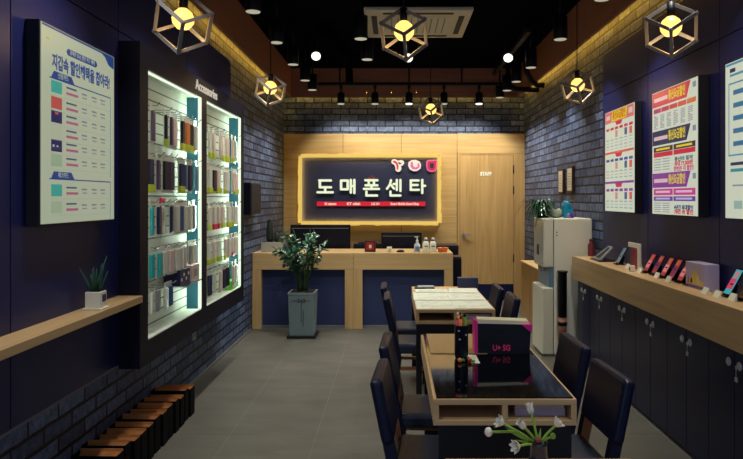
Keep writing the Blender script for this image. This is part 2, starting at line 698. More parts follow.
fr.build('door_frame', M_door_wood, door)
MB().box(0.968, 1.752, YW - 0.010, YW + 0.012, 0.005, 0.235).build('kick_plate', M_locker, door)
h = MB().cyl((1.02, YW - 0.008, 0.97), (1.02, YW - 0.02, 0.97), 0.026, 14).cyl((1.02, YW - 0.02, 0.97), (1.02, YW - 0.05, 0.97), 0.009, 10)
h.bar((1.012, YW - 0.05, 0.97), (1.13, YW - 0.05, 0.965), 0.018)
h.build('door_handle', M_chrome, door)
hg = MB()
for z in (1.93, 1.62, 0.62):
    hg.cyl((1.755, YW - 0.012, z - 0.06), (1.755, YW - 0.012, z + 0.06), 0.009, 8)
hg.build('hinge', M_blackm, door)
text('door_lettering', 'STAFF', 0.075, M_white, door, (1.345, YW - 0.012, 1.86), ext=0.006, bold=0.004, fit=0.17)

# ------------------------------------------------------------------ ceiling services
# cassette air conditioner
ac = thing('cassette_air_conditioner', 'white square cassette air conditioner in the black ceiling', 'air conditioner', (0.208, 6.08, 3.12))
ACW = 0.475
mb = MB().box(-0.43, 0.43, -0.43, 0.43, 0.03, ZC - 3.12)
mb.build('casing', M_ceil, ac)
p = MB().box(-ACW, ACW, -ACW, ACW, 0.0, 0.035, M_acw, bev=0.008)
p.build('fascia_panel', None, ac)
for sx, sy, L in ((0, -1, 0.62), (0, 1, 0.62), (-1, 0, 0.62), (1, 0, 0.62)):
    s_ = MB()
    if sx == 0:
        s_.box(-L / 2, L / 2, sy * 0.39 - 0.025, sy * 0.39 + 0.025, -0.004, 0.01)
    else:
        s_.box(sx * 0.39 - 0.025, sx * 0.39 + 0.025, -L / 2, L / 2, -0.004, 0.01)
    s_.build('air_slot', M_acgap, ac)
gr = MB().box(-0.29, 0.29, -0.29, 0.29, -0.006, 0.004)
gri = gr.build('intake_grille', M_acw, ac)
gb = MB()
for i in range(9):
    x = -0.24 + i * 0.06
    gb.box(x, x + 0.012, -0.25, 0.25, -0.009, -0.005)
gb.build('grille_slot', mat('grille_shadow', rgb(132, 128, 112), 0.6), gri)

# downlight cylinders along both sides and a few in the middle
DL_GROUP = 'black cylinder downlights'
dl_body = MB().lathe([(0.058, 0.0), (0.062, 0.006), (0.062, 0.2), (0.05, 0.206)], n=20)
dl = thing('ceiling_downlight', '', 'downlight', (0, 0, 0), 0, DL_GROUP)
dl_body.build('lamp_housing', M_blackm, dl)
MB().lathe([(0.054, -0.003), (0.056, 0.004)], n=20).build('lens', M_lens, dl)
MB().cyl((0, 0, 0.2), (0, 0, ZC - 2.92), 0.012, 8).build('stem', M_blackm, dl)
ORD = ['first', 'second', 'third', 'fourth', 'fifth', 'sixth', 'seventh', 'eighth', 'ninth']
left_dl = [(-1.075, y) for y in (8.5, 7.82, 6.89, 5.92, 4.94, 3.9, 2.8, 1.4)]  # last three are out of view, added to light near shelf and table fronts
right_dl = [(1.48, y) for y in (9.14, 8.55, 7.9, 7.05, 5.8, 4.63, 3.4, 2.3, 1.3)]  # last three likewise unseen, added to brighten the near end
mid_dl = [(-0.30, 5.78), (-0.28, 6.64)]
first = True
for side, lst in (('left', left_dl), ('right', right_dl), ('middle', mid_dl)):
    for i, (x, y) in enumerate(lst):
        lab = f'black cylinder downlight, {ORD[i]} from the back wall in the {side} row'
        if side == 'middle':
            lab = f'black cylinder downlight left of the air conditioner, {"nearer" if i == 0 else "farther"} of the two'
        if first:
            o = dl
            o.location = (x, y, 2.92)
            o['label'] = lab
            first = False
        else:
            o = dup(dl, (x, y, 2.92), label=lab)
        spot('downlight_beam', (x, y, 2.912), (x, y, 0), P_DOWN * (0.45 if 3 < y < 4.2 else 1.15 if y > 6.5 else 1.0), 105, (1.0, 0.97, 0.90), 0.045)

# aimed spotlights whose lamp faces the camera
sp_group = 'aimed ceiling spotlights'
for i, (x, y, z, lab) in enumerate(((-0.88, 7.3, 3.1, 'bright aimed spotlight on the left, left of the air conditioner'),
                                    (0.152, 7.3, 3.08, 'bright aimed spotlight in the middle, behind the large hanging cube lamp'),
                                    (1.275, 7.3, 3.08, 'bright aimed spotlight on the right, beside the row of downlights'))):
    t = thing('aimed_spotlight', lab, 'spotlight', (x, y, z), 0, sp_group)
    MB().cyl((0, 0.14, 0.05), (0, 0.0, 0.0), 0.04, 16, r2=0.06).build('lamp_housing', M_blackm, t)
    MB().ball((0, -0.012, -0.004), 0.052, M_lensb, 14, 0.9).build('lens', None, t)
    MB().cyl((0, 0.1, 0.06), (0, 0.1, ZC - z), 0.012, 8).build('stem', M_blackm, t)

# track with five spots in front of the back wall
tr = thing('lighting_track', 'black lighting track hanging across the back of the ceiling', 'lighting track', (0.2, 8.9, 3.07))
MB().box(-1.25, 1.25, -0.022, 0.022, -0.02, 0.02).build('rail', M_blackm, tr)
for x in (-0.95, -0.0, 0.72):
    MB().cyl((x, 0, 0.02), (x, 0, ZC - 3.07), 0.012, 8).build('hanger', M_blackm, tr)
tr2 = thing('lighting_track', 'black lighting track running back along the right side of the ceiling', 'lighting track', (1.36, 7.7, 3.20))
MB().box(-0.025, 0.025, -1.15, 1.15, -0.02, 0.02).build('rail', M_blackm, tr2)
for y in (-0.9, 0.9):
    MB().cyl((0, y, 0.02), (0, y, ZC - 3.20), 0.012, 8).build('hanger', M_blackm, tr2)
WHERE = ['leftmost', 'second from the left', 'middle', 'second from the right', 'rightmost']
for i, px in enumerate((341, 375, 409, 444, 479)):
    x = (px - 394.5) * 8.9 / 650
    t = thing('track_spotlight', f'black track spotlight on the back track, {WHERE[i]}', 'spotlight', (x, 8.9, 3.05), 0, 'spotlights on the back track')
    MB().box(-0.02, 0.02, -0.024, 0.024, -0.05, 0.0).build('track_adapter', M_blackm, t)
    MB().cyl((0, 0, -0.05), (0, 0, -0.10), 0.012, 8).build('stem', M_blackm, t)
    hd = MB().lathe([(0.048, -0.25), (0.05, -0.246), (0.05, -0.12), (0.035, -0.095)], n=18)
    hd.build('lamp_housing', M_blackm, t)
    MB().lathe([(0.044, -0.262), (0.047, -0.248)], n=18).build('lens', M_lensb if i in (2, 4) else M_lens, t)
    spot('track_beam', (x, 8.9, 2.78), (x, YB, 2.0), P_TRACK, 85, (1.0, 0.93, 0.78), 0.04)

# black flexible ducts by the right end of the track
tg = 'black cable ducts in the right rear corner'
a = MB().tube([(1.66, 8.2, ZC), (1.66, 8.2, 3.22), (1.67, 8.22, 3.10), (1.73, 8.25, 3.0), (1.82, 8.3, 2.95), (1.91, 8.3, 2.945)], 0.035, 10)
tag(a.build('cable_duct', M_blackm), 'black bent duct curving down to the right brick wall', 'duct', tg)
a = MB().tube([(1.50, 8.6, ZC), (1.50, 8.6, 3.15), (1.52, 8.6, 3.0), (1.60, 8.62, 2.95), (1.91, 8.62, 2.94)], 0.035, 10)
tag(a.build('cable_duct', M_blackm), 'black duct dropping from the ceiling left of the bent one', 'duct', tg)
a = MB().tube([(-0.78, 7.0, ZC - 0.09), (-0.62, 8.6, ZC - 0.11), (-0.62, 8.85, ZC - 0.14), (-0.62, 8.95, 3.1)], 0.05, 10)
tag(a.build('ceiling_duct', M_ceil), 'black duct running back under the ceiling towards the track', 'duct')


# caged cube pendants
def pendant(loc, label, edge, rot, cordtop):
    t = thing('cube_pendant_lamp', label, 'pendant lamp', loc, 0, 'hanging cube lamps')
    h = edge / 2
    # three edges of the nearest corner fan out evenly as seen from the middle of the shop
    T_ = (Vector((0, 0, 1.5)) - Vector(loc)).normalized()
    Rt = Vector((0, 0, 1)).cross(T_).normalized()
    Up = T_.cross(Rt)
    cols = []
    for th in (150, 30, 270):
        q = math.radians(th + rot)
        cols.append(Rt * math.cos(q) * math.sqrt(2 / 3) + Up * math.sin(q) * math.sqrt(2 / 3) - T_ * math.sqrt(1 / 3))
    R = Matrix((cols[0], cols[1], cols[2])).transposed().to_4x4()
    cs = [R @ Vector((sx * h, sy * h, sz * h)) for sx in (-1, 1) for sy in (-1, 1) for sz in (-1, 1)]
    fr_ = MB()
    w = 0.017
    for i in range(8):
        for j in range(i + 1, 8):
            if abs((cs[i] - cs[j]).length - edge) < 1e-4:
                dv = (cs[j] - cs[i]).normalized() * w * 0.5
                fr_.bar(cs[i] - dv, cs[j] + dv, w)
    fr_.build('cage_frame', M_cageM, t)
    top = max(cs, key=lambda v: v.z)
    MB().cyl((top.x * 0.15, top.y * 0.15, top.z), (top.x * 0.1, top.y * 0.1, 0.062), 0.021, 14).build('lamp_socket', M_blackm, t)
    MB().lathe([(0.001, -0.038), (0.03, -0.03), (0.052, -0.004), (0.056, 0.022), (0.045, 0.05), (0.022, 0.07)], n=18).build('bulb', M_bulb, t)
    MB().cyl((top.x * 0.15, top.y * 0.15, top.z), (top.x * 0.15, top.y * 0.15, cordtop - loc[2]), 0.004, 6).build('cord', M_blackm, t)
    MB().lathe([(0.04, cordtop - loc[2] - 0.025), (0.045, cordtop - loc[2])], (top.x * 0.15, top.y * 0.15, 0), 16).build('ceiling_rose', M_blackm, t)
    ld = bpy.data.lights.new('bulb_light', 'POINT')
    ld.energy = P_PENDANT
    ld.color = (1.0, 0.62, 0.25)
    ld.shadow_soft_size = 0.03
    lo = bpy.data.objects.new('bulb_light', ld)
    COL.objects.link(lo)
    lo.location = (loc[0], loc[1], loc[2] - 0.075)
    return t


from mathutils import Euler
pendant((-1.07, 3.29, 2.39), 'caged cube lamp hanging at the top left, nearest on the left', 0.182, -9, ZC)
pendant((-1.03, 5.39, 2.40), 'caged cube lamp hanging in front of the left brick wall', 0.158, -11, ZC)
pendant((0.052, 3.56, 2.40), 'large caged cube lamp hanging in the middle below the air conditioner', 0.166, 5, ZC)
pendant((0.37, 6.61, 2.39), 'small caged cube lamp hanging before the back wall', 0.16, 9, ZC)
pendant((1.49, 5.29, 2.405), 'caged cube lamp hanging in front of the right brick wall', 0.165, 13, ZC)
pendant((1.476, 3.47, 2.40), 'caged cube lamp hanging at the top right, nearest on the right', 0.172, 1, ZC)

# ------------------------------------------------------------------ back: sign, counter, desk things
YS = YW - 0.10      # sign face plane
KX = YS / 650.0


def sx_(px):
    return (px - 394.5) * KX


def sz_(py):
    return 1.5 - (py - 198.5) * KX


sign = thing('shop_sign', 'large navy shop sign with glowing gold edge on the wood back wall', 'sign', (sx_(369.7), YS, sz_(225)))
ox, oz = sx_(369.7), sz_(225)


def sp(px, py):
    return (sx_(px) - ox, sz_(py) - oz)


x0, z1 = sp(298.5, 153.8)
x1, z0 = sp(441, 225)
MB().box(x0 + 0.02, x1 - 0.02, 0.0, 0.10, z0 + 0.02, z1 - 0.02).build('sign_panel', M_signface, sign)
# glowing rim, wavy outer edge
rim = MB()
rr = random.Random(3)


def rimline(ax, ay, bx, by, nx, nz, n):
    for i in range(n):
        t0, t1 = i / n, (i + 1) / n
        w0 = 0.040 + rr.uniform(-0.006, 0.008)
        p0 = (ax + (bx - ax) * t0, ay + (by - ay) * t0)
        p1 = (ax + (bx - ax) * t1, ay + (by - ay) * t1)
        o_ = -0.006
        q = [p0, p1, (p1[0] + nx * w0, p1[1] + nz * w0), (p0[0] + nx * w0, p0[1] + nz * w0)]
        q = [(a_ - nx * o_, b_ - nz * o_) for a_, b_ in q[:2]] + q[2:]
        rim.hexa([(q[0][0], -0.03, q[0][1]), (q[1][0], -0.03, q[1][1]), (q[1][0], 0.09, q[1][1]), (q[0][0], 0.09, q[0][1]),
                  (q[3][0], -0.03, q[3][1]), (q[2][0], -0.03, q[2][1]), (q[2][0], 0.09, q[2][1]), (q[3][0], 0.09, q[3][1])])


rimline(x0 + 0.04, z1 - 0.04, x1 - 0.04, z1 - 0.04, 0, 1, 26)
rimline(x0 + 0.04, z0 + 0.04, x1 - 0.04, z0 + 0.04, 0, -1, 26)
rimline(x0 + 0.04, z0 + 0.03, x0 + 0.04, z1 - 0.03, -1, 0, 14)
rimline(x1 - 0.04, z0 + 0.03, x1 - 0.04, z1 - 0.03, 1, 0, 14)
rim_o = rim.build('glowing_rim', M_signedge, sign)
il = MB()
ia, ib, ic, id_ = x0 + 0.04, x1 - 0.04, z0 + 0.04, z1 - 0.04
il.box(ia, ib, -0.034, -0.026, id_ - 0.006, id_ + 0.004)
il.box(ia, ib, -0.034, -0.026, ic - 0.004, ic + 0.006)
il.box(ia - 0.004, ia + 0.006, -0.034, -0.026, ic, id_)
il.box(ib - 0.006, ib + 0.004, -0.034, -0.026, ic, id_)
lpb = MB()
lpb.box(ia - 0.01, ib + 0.01, -0.05, -0.036, id_ - 0.016, id_ + 0.012)
lpb.box(ia - 0.01, ib + 0.01, -0.05, -0.036, ic - 0.012, ic + 0.016)
lpb.box(ia - 0.012, ia + 0.016, -0.05, -0.036, ic + 0.016, id_ - 0.016)
lpb.box(ib - 0.016, ib + 0.012, -0.05, -0.036, ic + 0.016, id_ - 0.016)
lpb.build('rim_lip', M_signedge, rim_o)
il.build('inner_led', emit('sign_inner_led', (1.0, 0.58, 0.12, 1), 45.0), rim_o)


def strokes(segs, w, y0, y1, m, name, parent, conv=sp):
    mb = MB()
    for (ax, ay, bx, by) in segs:
        pa, pb = conv(ax, ay), conv(bx, by)
        mb.bar((pa[0], (y0 + y1) / 2, pa[1]), (pb[0], (y0 + y1) / 2, pb[1]), w, m, d=None)
        for q in (pa, pb):
            mb.lathe([(w / 2, 0), (w / 2, abs(y1 - y0))], (0, 0, 0), 12, m, Matrix.Translation((q[0], y1, q[1])) @ Matrix.Rotation(PI / 2, 4, 'X'))
    return mb.build(name, None, parent)


LW = 0.034
LET = {
    'do': [(319.5, 180.5, 331, 180.5), (320, 180.5, 320, 187.3), (320, 187.3, 331, 187.3), (325.3, 187.3, 325.3, 192), (317.8, 192.3, 332.8, 192.3)],
    'mae': [(341.2, 180.6, 347.8, 180.6), (347.8, 180.6, 347.8, 189.3), (347.8, 189.3, 341.2, 189.3), (341.2, 189.3, 341.2, 180.6), (350.9, 180, 350.9, 192.6), (350.9, 186, 354.4, 186), (354.4, 180, 354.4, 193)],
    'pon': [(365.4, 180.3, 377.4, 180.3), (368.8, 180.3, 368.8, 185.3), (374, 180.3, 374, 185.3), (365.6, 185.3, 377.4, 185.3), (371.5, 185.3, 371.5, 188.8), (364.0, 188.9, 379.0, 188.9), (366.5, 191.6, 366.5, 195.5), (366.5, 195.5, 377, 195.5)],
    'sen': [(391, 180.3, 390, 184.5), (390, 184.5, 387, 188.8), (390.2, 184, 394, 188.6), (393.6, 184, 396.6, 184), (396.8, 180, 396.8, 190), (400.4, 180, 400.4, 191), (390.5, 191.6, 390.5, 195.5), (390.5, 195.5, 400.4, 195.5)],
    'ta': [(410.6, 180.5, 418.6, 180.5), (410.6, 185, 417.6, 185), (410.6, 189.8, 418.8, 189.8), (410.8, 180.5, 410.8, 189.8), (422.2, 180, 422.2, 193), (422.2, 185.8, 425, 185.8)],
}
for k in LET:
    strokes(LET[k], LW, -0.035, -0.001, M_letter, 'sign_letter', sign)
cr_ = strokes([(369.4, 178, 371.4, 175.6), (371.4, 175.6, 374, 177.6), (368.6, 178.2, 374.6, 178.2)], 0.012, -0.03, -0.001, mat('sign_brown_mark', rgb(150, 66, 50), 0.5), 'roof_mark', sign)
a0, c1 = sp(317, 201.6)
a1, c0 = sp(425.3, 206)
bar = MB().box(a0, a1, -0.02, 0.0, c0, c1, M_signred).build('red_strip', None, sign)
for (pxa, pxb, body) in ((324.8, 336.5, 'SK telecom'), (347, 360.3, 'KT olleh'), (371.5, 379.8, 'LG U+'), (390.5, 419, 'Smart Mobile Smart Shop')):
    q = sp((pxa + pxb) / 2, 203.9)
    text('strip_lettering', body, 0.05, M_logo_w, bar, (q[0], -0.0225, q[1]), ext=0.001, bold=0.0016, fit=(pxb - pxa) * KX)
# three carrier emblems, top right of the sign
lg = MB()


def lp(px, py):
    return sp(px, py)


def blob(mb, pts, y0, y1, m):
    mb.prism([lp(*q) for q in pts], y0, y1, m)


# T shaped emblem
blob(lg, [(391.2, 161.5), (392.5, 159.6), (395, 159.2), (398, 160.8), (401, 160), (403.6, 161), (404.2, 163.2), (403, 165.3), (401, 166), (401.5, 169), (400, 171.5), (397.6, 172), (395.6, 170.5), (395.2, 166.8), (394, 164.6), (391.8, 163.6)], -0.03, -0.001, M_logo_w)
blob(lg, [(392.8, 161.3), (395, 160.8), (397.6, 163.0), (398.6, 166), (398.0, 170), (396.6, 169.4), (396.6, 165.6), (395.2, 163.2), (393.2, 162.6)], -0.034, -0.029, M_logo_r)
blob(lg, [(397.6, 162.0), (401.8, 163.4), (399.4, 164.8)], -0.034, -0.029, M_signface)
lg.build('emblem', None, sign)
lg = MB()
hexp = [(408.4, 162.4), (411.5, 160.2), (415.5, 159.9), (419.6, 161.6), (421, 165), (420.4, 168.6), (417.2, 171), (413.4, 171.2), (409.8, 169.4), (408.2, 166)]
blob(lg, hexp, -0.03, -0.001, M_logo_w)
blob(lg, [(410.6, 162.6), (412.6, 161.6), (413.2, 166), (415.2, 167.6), (417.4, 166.6), (417.6, 163), (419.4, 163.8), (419.6, 167.2), (416.6, 169.6), (412.8, 169.4), (410.4, 166.8)], -0.034, -0.029, M_logo_p)
lg.build('emblem', None, sign)
lg = MB()
blob(lg, [(426.2, 161.6), (428, 159.9), (437.6, 159.9), (437.6, 162.2), (436.9, 162.6), (437, 168.4), (435.6, 171), (432.8, 172), (429.6, 171.8), (427, 170), (426, 166)], -0.03, -0.001, M_logo_p)
blob(lg, [(427.4, 162.6), (428.6, 161.2), (436.8, 161.2), (436.4, 162.4), (435.8, 162.8), (435.8, 168), (434.6, 170.2), (431.8, 171), (428.8, 170.2), (427.4, 168)], -0.034, -0.029, M_logo_r)
blob(lg, [(429.8, 163.4), (433.6, 163.4), (433.6, 167.4), (432.4, 168.8), (430.6, 168.4), (429.8, 167)], -0.038, -0.033, M_signface)
lg.build('emblem', None, sign)

# reception counter: two units side by side
YC = 7.48


def counter(x0, x1, label):
    t = thing('reception_counter', label, 'counter', ((x0 + x1) / 2, YC + 0.33, 0))
    h = (x1 - x0) / 2
    MB().box(-h, h, -0.33, 0.32, 0.68, 0.873, bev=0.003).build('countertop', M_counter, t)
    for s in (-1, 1):
        a, c = sorted((s * h, s * (h - 0.1)))
        MB().box(a, c, -0.33, 0.30, 0, 0.68).build('side_panel', M_counter_v, t)
    MB().box(-h + 0.1, h - 0.1, -0.26, -0.23, 0.02, 0.68).build('front_panel', M_counternavy, t)
    MB().box(-h + 0.1, h - 0.1, -0.28, -0.25, 0.0, 0.03).build('plinth', M_grey, t)


counter(-1.635, -0.471, 'wooden reception counter with navy front, left unit behind the large potted plant')
counter(-0.469, 0.673, 'wooden reception counter with navy front, right unit below the white bottles')
wd = thing('work_desk', 'dark low work desk behind the reception counter carrying the monitors', 'desk', (-0.45, 8.4, 0))
MB().box(-1.1, 0.9, -0.25, 0.25, 0.70, 0.73).build('desktop', M_black, wd)
for x in (-1.08, 0.85):
    MB().box(x, x + 0.04, -0.24, 0.24, 0, 0.70).build('side_panel', M_black, wd)


def monitor(x, w, ztop, zbot, label):
    t = thing('computer_monitor', label, 'monitor', (x, 8.35, 0.73), 0, 'monitors behind the counter')
    MB().box(-w / 2, w / 2, -0.03, 0.015, zbot - 0.73, ztop - 0.73, bev=0.008).build('screen_housing', M_plastic_black, t)
    MB().box(-w / 2 + 0.012, w / 2 - 0.012, 0.0155, 0.018, zbot - 0.71, ztop - 0.745).build('screen', M_screen, t)
    MB().box(-w / 2 + 0.02, w / 2 - 0.02, -0.034, -0.029, ztop - 0.78, ztop - 0.772).build('housing_seam', M_grey, t)
    MB().box(-0.03, 0.03, -0.05, -0.03, 0.01, zbot - 0.6).build('stand_neck', M_plastic_black, t)
    MB().box(-0.11, 0.11, -0.12, 0.06, 0.0, 0.012, bev=0.004).build('stand_base', M_plastic_black, t)


monitor(-0.95, 0.77, 1.165, 0.78, 'wide black monitor behind the counter, left one above the potted plant')
monitor(0.09, 0.52, 1.065, 0.78, 'smaller black monitor behind the counter, right one beside the bottles')
t = thing('desk_device', 'black low desk device behind the counter between the two monitors', 'device', (-0.36, 8.32, 0.73))
MB().box(-0.16, 0.2, -0.1, 0.1, 0, 0.2, bev=0.01).build('device_body', M_plastic_black, t)
MB().box(-0.1, 0.14, -0.09, 0.02, 0.2, 0.215).build('keypad', M_black, t)
t = thing('back_cabinet', 'black low cabinet behind the right end of the counter', 'cabinet', (0.66, 8.5, 0))
MB().box(-0.17, 0.16, -0.2, 0.2, 0, 0.9, bev=0.005).build('cabinet_body', M_black, t)
MB().box(-0.15, 0.14, -0.206, -0.199, 0.05, 0.86).build('door', M_plastic_black, t)

ZT = 0.873
# things on the counter
t = thing('rectangular_planter', 'grey rectangular planter with a small cactus on the left end of the counter', 'planter', (-1.44, 7.66, ZT))
pl = MB()
pl.box(-0.12, 0.12, -0.06, 0.06, 0, 0.115, bev=0.004)
pl.build('trough', M_concrete, t)
MB().box(-0.108, 0.108, -0.05, 0.05, 0.11, 0.118).build('soil', M_soil, t)
c = MB().lathe([(0.03, 0.11), (0.042, 0.16), (0.04, 0.26), (0.032, 0.34), (0.018, 0.375), (0.002, 0.385)], (-0.03, 0, 0), 10)
c.lathe([(0.018, 0.11), (0.026, 0.15), (0.022, 0.21), (0.002, 0.23)], (0.05, 0.01, 0), 10)
c.build('cactus', mat('cactus_green', rgb(38, 50, 42), 0.6, noise=0.3, nscale=60, bump=0.5), t)
fl = MB()
for i in range(7):
    a = i * 2 * PI / 7
    fl.leaf((-0.03, 0, 0.38), (math.cos(a), math.sin(a), 0.5), (0, 0, 1), 0.04, 0.018, bend=0.3)
fl.build('blossom', mat('cactus_blossom', rgb(208, 176, 152), 0.6), t)
tag(MB().lathe([(0.03, 0), (0.036, 0.03), (0.036, 0.07), (0.02, 0.1), (0.002, 0.12)], n=14).build('small_ornament', M_counternavy, None, (-1.27, 7.68, ZT)), 'small dark blue round ornament beside the grey planter', 'ornament')
t = thing('picture_frame', 'small brown picture frame with red picture standing on the counter', 'picture frame', (-0.285, 7.62, ZT))
MB().box(-0.065, 0.065, -0.01, 0.01, 0, 0.135, bev=0.003).build('frame', M_brownframe, t)
MB().box(-0.042, 0.042, -0.013, -0.009, 0.025, 0.115).build('picture', M_red, t)
MB().box(-0.014, 0.016, -0.015, -0.0125, 0.045, 0.085).build('picture_motif', M_cream, t)
MB().bar((0, 0.008, 0.09), (0, 0.06, 0.0), 0.02).build('easel_leg', M_brownframe, t)
t = thing('paper_cup', 'small white cup on the counter right of the picture frame', 'cup', (-0.06, 7.6, ZT))
MB().lathe([(0.022, 0), (0.03, 0.06), (0.027, 0.062), (0.02, 0.006)], n=16).build('cup_wall', M_white2, t)
tag(MB().lathe([(0.045, 0), (0.048, 0.012), (0.03, 0.026), (0.01, 0.03)], n=18).build('ink_pad', M_plastic_black, None, (0.07, 7.6, ZT)), 'small black round puck on the counter left of the bottles', 'puck')
t = thing('pump_bottle', 'clear hand gel pump bottle with a pale nozzle on the counter', 'bottle', (0.265, 7.6, ZT))
MB().lathe([(0.032, 0), (0.036, 0.01), (0.036, 0.085), (0.014, 0.112), (0.013, 0.122)], n=16).build('bottle_body', mat('gel_bottle', rgb(196, 206, 206), 0.2), t)
MB().box(-0.025, 0.027, -0.0375, -0.034, 0.02, 0.07).build('bottle_label', M_bluegrey, t)
MB().lathe([(0.015, 0.122), (0.015, 0.14), (0.006, 0.145), (0.006, 0.175)], n=12).bar((-0.03, 0, 0.178), (0.012, 0, 0.178), 0.012).build('pump_head', M_white, t)
for i, x in enumerate((0.367, 0.45)):
    t = thing('lotion_bottle', ('white lotion bottle with black cap band, left of the pair' if i == 0 else 'white lotion bottle with black cap band, right one of the pair by the orange bowl'), 'bottle', (x, 7.6, ZT), 0, 'white lotion bottles')
    MB().lathe([(0.034, 0), (0.037, 0.01), (0.037, 0.1), (0.024, 0.128), (0.02, 0.13)], n=16).build('bottle_body', M_white, t)
    MB().lathe([(0.021, 0.13), (0.021, 0.142)], n=14).build('cap_band', M_plastic_black, t)
    MB().lathe([(0.018, 0.142), (0.018, 0.164), (0.01, 0.17)], n=14).build('cap', M_white, t)
    MB().box(-0.02, 0.02, -0.0385, -0.0345, 0.066, 0.078).build('bottle_label', M_ink, t)
t = thing('orange_bowl', 'orange shallow candy bowl at the right end of the counter', 'bowl', (0.565, 7.62, ZT))
MB().lathe([(0.05, 0), (0.066, 0.05), (0.068, 0.054), (0.058, 0.05), (0.044, 0.008)], n=18).build('bowl_wall', M_orange, t)
MB().lathe([(0.012, 0.008), (0.02, 0.03), (0.012, 0.06), (0.002, 0.066)], n=10).build('candy', M_darkred, t)
# black tall bin right of the counter
t = thing('waste_bin', 'tall black bin standing between the counter and the door', 'bin', (0.735, 7.72, 0))
MB().box(-0.05, 0.05, -0.12, 0.12, 0, 0.80, bev=0.008).build('bin_body', M_plastic_black, t)
MB().box(-0.046, 0.046, -0.116, 0.116, 0.80, 0.82, bev=0.004).build('bin_lid', M_brownframe, t)

# big potted plant in front of the counter
pp = thing('potted_plant', 'tall leafy green plant in a grey square pot before the counter', 'potted plant', (-0.998, 7.1, 0))
h0, h1 = 0.128, 0.142
po = MB()
po.hexa([(-h0, -h0, 0.03), (h0, -h0, 0.03), (h0, h0, 0.03), (-h0, h0, 0.03), (-h1, -h1, 0.48), (h1, -h1, 0.48), (h1, h1, 0.48), (-h1, h1, 0.48)])
po.box(-h1 - 0.004, h1 + 0.004, -h1 - 0.004, h1 + 0.004, 0.465, 0.49, bev=0.003)
pot_o = po.build('pot', M_pot, pp)
MB().box(-h1 + 0.015, h1 - 0.015, -h1 + 0.015, h1 - 0.015, 0.486, 0.494).build('soil', M_soil, pp)
MB().box(-0.155, 0.155, -0.155, 0.155, 0.0, 0.03, bev=0.004).build('saucer', M_black, pp)
ln = MB()


def potp(x, z):
    return (x, -(h0 + (h1 - h0) * (z - 0.03) / 0.45) - 0.003, z)


for x, za, zb in ((0.0, 0.40, 0.17), (0.022, 0.30, 0.13)):
    ln.tube([potp(x + 0.004 * math.sin(i * 2.1), za + (zb - za) * i / 8) for i in range(9)], 0.0028, 5)
for s in (-1, 1):
    ln.tube([potp(0.0 + s * 0.05 * math.sin(q) * (1 + 0.3 * math.cos(q * 2)), 0.405 + 0.022 * math.sin(2 * q)) for q in [PI * k / 10 for k in range(11)]], 0.0028, 5)
ln.tube([potp(-0.1 + 0.2 * i / 10, 0.40 + 0.008 * math.sin(i)) for i in range(11)], 0.0024, 5)
ln.build('drawn_bow', M_potline, pot_o)
st, lf = MB(), MB()
rr = random.Random(11)
for i in range(14):
    a = rr.uniform(0, 2 * PI)
    lean = rr.uniform(0.03, 0.28)
    Hh = rr.uniform(0.46, 0.72) * (1 - 0.5 * lean)
    bx, by = 0.05 * math.cos(a), 0.05 * math.sin(a)
    path = []
    for k in range(8):
        u = k / 7
        path.append(Vector((bx + math.cos(a) * lean * u ** 1.7, by + math.sin(a) * 0.8 * lean * u ** 1.7, 0.48 + Hh * u - 0.10 * lean * u * u)))
    st.tube(path, [0.009 - 0.0007 * k for k in range(8)], 6)
    for k in range(4, 8):
        p_ = path[k]
        d_ = (path[k] - path[k - 1]).normalized()
        sd = d_.cross(Vector((0, 0, 1)))
        if sd.length < 0.1:
            sd = Vector((math.sin(a), -math.cos(a), 0))
        sd.normalize()
        for s in (-1, 1):
            for e in (0, 0.33, 0.66):
                q = p_ - (path[k] - path[k - 1]) * e
                phi = rr.uniform(0, 2 * PI)
                n_ = d_.cross(sd)
                dd = sd * math.cos(phi) + n_ * math.sin(phi) + d_ * rr.uniform(0.3, 0.8)
                lf.leaf(q, dd, Vector((rr.uniform(-.5, .5), -0.6 + rr.uniform(-.4, .4), 1)), rr.uniform(0.06, 0.085), rr.uniform(0.032, 0.044), bend=0.2)
    lf.leaf(path[-1], path[-1] - path[-2], Vector((1, 0, 0)), 0.09, 0.04)
st.build('stems', M_stem, pp)
fo = lf.build('foliage', M_leaf, pp, recalc=False)

# ------------------------------------------------------------------ left wall: accessory cabinet
CX = -1.41
cab = thing('accessory_cabinet', 'tall lit accessory display cabinet with two bays on the left wall', 'display cabinet', (-1.5, 4.84, 0.555))
OX, OY, OZ = -1.5, 4.84, 0.555


def cbox(x0, x1, y0, y1, z0, z1, m=None, bev=0.0):
    return MB().box(x0 - OX, x1 - OX, y0 - OY, y1 - OY, z0 - OZ, z1 - OZ, m, bev)


